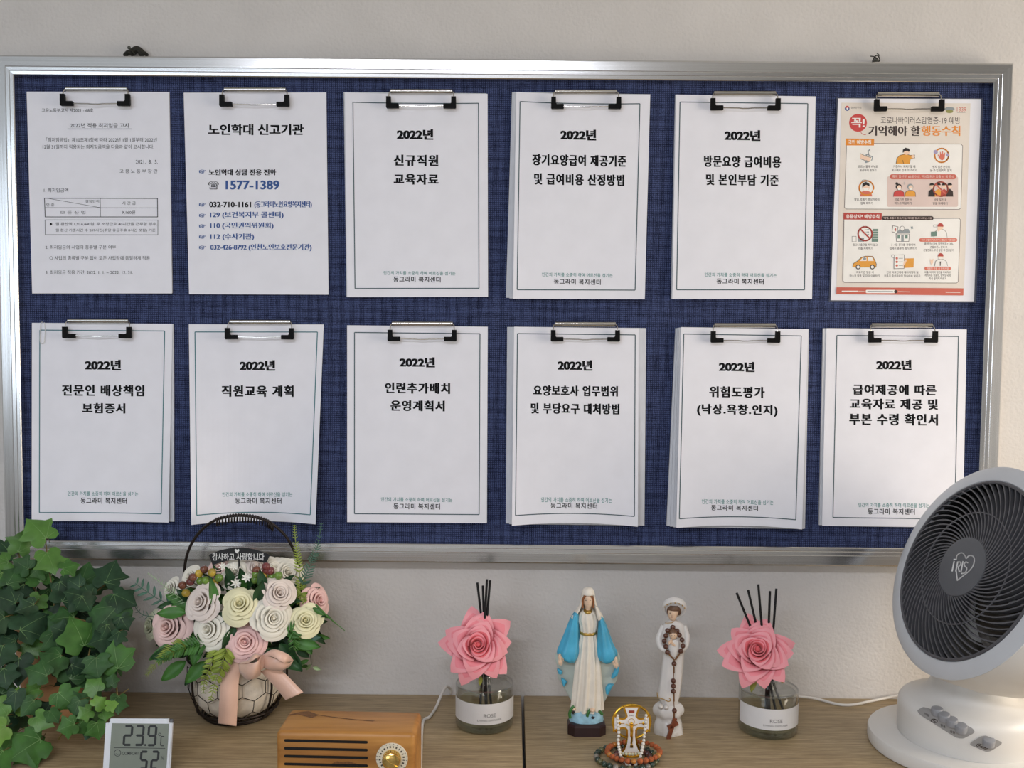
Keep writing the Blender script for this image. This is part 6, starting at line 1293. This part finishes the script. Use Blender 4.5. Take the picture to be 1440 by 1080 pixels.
for k in range(NR):
    a0 = 2 * pi * k / NR; pts = []
    for j in range(15):
        t = j / 14; r = hubR * 0.97 + (RG_ * 0.985 - hubR * 0.97) * t; a = a0 + 0.95 * t ** 0.85 * 1.0
        pts.append((r, a))
    vs = []
    for i, (r, a) in enumerate(pts):
        w = 0.0009; z = dome(r); tdir = 1
        for (dw, dz) in ((-w, 0.0008), (w, 0.0008), (w * .7, -0.0065), (-w * .7, -0.0065)):
            # offset across the rib direction
            r2, a2 = pts[min(14, i + 1)]; r1, a1 = pts[max(0, i - 1)]
            dx, dy = r2 * cos(a2) - r1 * cos(a1), r2 * sin(a2) - r1 * sin(a1); L = sqrt(dx * dx + dy * dy)
            vs.append(Mf @ V((r * cos(a) - dy / L * dw, r * sin(a) + dx / L * dw, z + dz)))
    mb.add(vs, [(4 * i + q, 4 * i + (q + 1) % 4, 4 * i + 4 + (q + 1) % 4, 4 * i + 4 + q) for i in range(14) for q in range(4)])
gr_ = mb.build('grille', M_FANG, fan, smooth=40, fixn=True)
mb = MB(); mb.lathe([(0, 0.0098), (hubR * .9, 0.0096), (hubR * .98, 0.009), (hubR, 0.0072), (hubR, -0.006), (0, -0.006)], 64, Mf); hub_ = mb.build('hub_cap', M_FANH, fan, smooth=40)
PH = Mf @ V((0, 0, 0.0101)); fh = lambda x, y: on_plane(x, y, PH, nf)
Z4 = lambda X, Y: (1240 + X / 3.857, 640 + Y / 3.857)
mb = MB()
def lstroke(pts, w, close=False):
    P = [Z4(*p) for p in pts]; P = P + ([P[0]] if close else [])
    for p0, p1 in zip(P, P[1:]):
        dx, dy = p1[0] - p0[0], p1[1] - p0[1]; L = max(1e-6, sqrt(dx * dx + dy * dy)); nx, ny = -dy / L * w / 2, dx / L * w / 2; ex, ey = dx / L * w * .4, dy / L * w * .4
        mb.add([fh(p0[0] + nx - ex, p0[1] + ny - ey), fh(p1[0] + nx + ex, p1[1] + ny + ey), fh(p1[0] - nx + ex, p1[1] - ny + ey), fh(p0[0] - nx - ex, p0[1] - ny - ey)], [(0, 1, 2, 3)])
lstroke(crom([(404, 566), (408, 545), (424, 532), (440, 532), (452, 548), (458, 560), (470, 548), (486, 545), (500, 556), (501, 580), (492, 606), (470, 632), (440, 656), (410, 679)], 4), 1.7); lstroke([(410, 679), (406, 648), (403, 625)], 1.7)
lstroke([(392, 566), (398, 566)], 2.0); lstroke([(392, 578), (382, 628)], 2.0)
lstroke([(402, 628), (412, 580)], 1.9); lstroke(crom([(412, 580), (424, 580), (428, 590), (420, 602), (408, 604)], 3), 1.8); lstroke([(414, 604), (420, 632)], 1.8)
lstroke([(440, 578), (430, 630)], 1.9); lstroke(crom([(466, 584), (456, 580), (448, 590), (450, 602), (460, 612), (458, 628), (448, 640), (432, 642)], 3), 1.8)
mb.build('logo', mat('white_logo_print', (222, 222, 222), 0.5), hub_, smooth=0)
mb = MB(); mb.lathe([(0, -0.014), (0.030, -0.016), (0.034, -0.03), (0.034, -0.06), (0, -0.06)], 40, Mf); mb.build('rotor_hub', M_BLADE, fan)
for k in range(5):
    a = 2 * pi * k / 5 + 0.3; mb = MB()
    def fb(u, v):
        r = 0.03 + (RG_ * 0.93 - 0.03) * v; aa = a + (u - 0.5) * (1.05 - 0.15 * v) + 0.5 * v
        return Mf @ V((r * cos(aa), r * sin(aa), -0.028 - 0.036 * u + 0.004 * sin(pi * u)))
    mb.grid(fb, 10, 10); mb.grid(lambda u, v: fb(u, v) + nf * -0.0012, 10, 10, flip=True); mb.build('blade', M_BLADE, fan, smooth=60)
# base plate, pedestal and neck
Tf = Matrix.Translation(fan_base)
RB = 0.113
mb = MB(); mb.lathe([(0, 0.002), (RB - 0.004, 0.0), (RB - 0.001, 0.0014), (RB, 0.005), (RB, 0.0155), (RB - 0.0012, 0.0185), (RB - 0.004, 0.0198), (0, 0.0202)], 96, Tf); mb.build('base_plate', M_FANW, fan, smooth=40)
RP = 0.088
pc = V((fan_base.x + 0.012, fan_base.y - 0.006, DESK)); Tp = Matrix.Translation(pc)
mb = MB(); mb.lathe([(RP - 0.002, 0.0195), (RP, 0.022), (RP, 0.058), (RP - 0.001, 0.064), (RP - 0.005, 0.0695), (RP - 0.012, 0.073), (RP - 0.026, 0.078), (RP - 0.036, 0.085), (RP - 0.041, 0.094), (RP - 0.043, 0.108), (RP - 0.044, 0.122), (0, 0.126)], 96, Tp); ped = mb.build('pedestal', M_FANW, fan, smooth=40)
bvh = BVHTree.FromPolygons([tuple(v) for v in mb.v], mb.f)
def hitp(px, py, e=0.0):
    d = ray(px, py).normalized(); loc, n, i, t = bvh.ray_cast(CAM, d)
    if loc is None: return on_z(px, py, 0.06), V((0, 0, 1))
    if n.dot(d) > 0: n = -n
    return loc + n * e, n
Z5 = lambda X, Y: (1210 + X / 6.0, 900 + Y / 6.0)
def panel(corners, name):
    mb = MB(); A = [Z5(*p) for p in corners]
    # fine patch laid on the pedestal
    def fn(u, v, e=0.0007):
        x = (1 - v) * ((1 - u) * A[0][0] + u * A[1][0]) + v * ((1 - u) * A[3][0] + u * A[2][0]); y = (1 - v) * ((1 - u) * A[0][1] + u * A[1][1]) + v * ((1 - u) * A[3][1] + u * A[2][1])
        return hitp(x, y, e)[0]
    def gr(u, v, e): return fn(0.5 + (u - .5) * (1 - 0.10 * abs(2 * v - 1) ** 6), 0.5 + (v - .5) * (1 - 0.16 * abs(2 * u - 1) ** 10), e)
    mb.grid(lambda u, v: gr(u, v, 0.0008), 24, 10); a_, b_, c_ = [mb.v[i] for i in mb.f[0][:3]]
    if (b_ - a_).cross(c_ - a_).dot(CAM - a_) < 0: mb.f = [f[::-1] for f in mb.f]
    return mb.build(name, M_PANEL, fan, smooth=40), fn
p1, fn1 = panel([(540, 560), (992, 764), (842, 846), (466, 606)], 'control_panel')
p2_, fn2 = panel([(1040, 796), (1208, 866), (1076, 950), (906, 876)], 'control_panel')
def knob(px, py, par, r=0.0074, h=0.006):
    P, n = hitp(px, py, 0.0006); n = (n * 0.3 + V((0, 0, 1))).normalized(); mb = MB(); mb.lathe([(r * .98, -0.003), (r, 0.0), (r, h * .82), (r * .94, h * .96), (r * .85, h), (0, h)], 28, mx(P, frame(n))); mb.build('button', M_BTN, par, smooth=40)
for (X, Y) in ((648, 612), (708, 658), (772, 700), (850, 750)): knob(*Z5(X, Y), p1)
knob(*Z5(1080, 866), p2_)
mb = MB()
def mark(pts, w):
    P = [Z5(*p) for p in pts]
    for p0, p1_ in zip(P, P[1:]):
        dx, dy = p1_[0] - p0[0], p1_[1] - p0[1]; L = max(1e-6, sqrt(dx * dx + dy * dy)); nx, ny = -dy / L * w / 2, dx / L * w / 2
        mb.add([hitp(p0[0] + nx, p0[1] + ny, .001)[0], hitp(p1_[0] + nx, p1_[1] + ny, .001)[0], hitp(p1_[0] - nx, p1_[1] - ny, .001)[0], hitp(p0[0] - nx, p0[1] - ny, .001)[0]], [(0, 1, 2, 3)])
def wtext(s, x, y, w, h, sk):
    vs, fs = glyphs(s, 0.01); mb.add([hitp(*Z5(x + u * w, y + h - v * h + sk * (u - .5) * w), .001)[0] for u, v in vs], fs)
wtext('약풍', 540, 622, 44, 20, 0.5); wtext('중풍', 678, 714, 42, 22, 0.45); wtext('강풍', 756, 764, 44, 22, 0.4)
mark([(604, 668), (598, 684), (624, 698), (650, 694), (652, 680), (626, 668), (604, 668)], 0.9); mark([(616, 680), (636, 688)], 0.8)
mark([(984, 876), (976, 890), (1052, 918), (1078, 912), (1072, 900), (1004, 874), (984, 876)], 0.9); mark([(996, 886), (1060, 910)], 1.2)
mb.build('panel_markings', M_EYE, ped, smooth=0)
mb = MB(); nk = pc + V((0.004, 0, 0.115)); hc_ = Cf - nf * 0.075
mb.tube(smoothpts([nk - V((0, 0, 0.02)), nk + (hc_ - nk) * 0.35, hc_], 6), [0.036] * 7 + [0.040] * 6, 32); mb.build('neck', M_FANW, fan, smooth=50)

# ------------------------------------------------------------------ cables
M_CABLE = mat('white_cable', (220, 216, 210), 0.45, var=0.02)
mb = MB(); rb_ = rcn + rx * (RWd * 0.40) + ry * (RD / 2 + 0.002)
mb.tube(smoothpts([V((rb_.x, rb_.y, DESK + 0.022)), V((rb_.x + 0.012, rb_.y + 0.008, DESK + 0.012)), on_z(594, 1019, 0.0035), on_z(604, 1008, 0.0035), on_z(613, 995, 0.004), on_y(621, 976, -0.02), on_y(626, 967, -0.006), on_y(630, 965.5, 0.006), on_y(633, 969, 0.014), on_y(633.5, 975, 0.0165)], 6), 0.0021, 10)
tag(mb.build('power_cable', M_CABLE), 'white cable rising from behind the wooden radio to the wall', 'cable')
mb = MB(); mb.tube(smoothpts([on_z(1070, 984.5, .0026), on_y(1100, 978.5, 0.012), on_y(1122, 979.6, 0.010), on_y(1140, 981.2, 0.008), on_z(1156, 984.6, .0026), on_z(1172, 989, .0026), on_z(1188, 991.4, .0026), on_z(1204, 990.4, .0026), on_z(1224, 986, .0026), on_y(1246, 981.5, 0.012), on_y(1264, 978, 0.0125), on_y(1290, 977, 0.0125)], 6), 0.0020, 10)
for v in mb.v: v.y = min(v.y, WALL - 0.0006); v.z = max(v.z, DESK + 0.0002)
tag(mb.build('power_cable', M_CABLE), 'white cable along the wall between the right diffuser and the fan', 'cable')
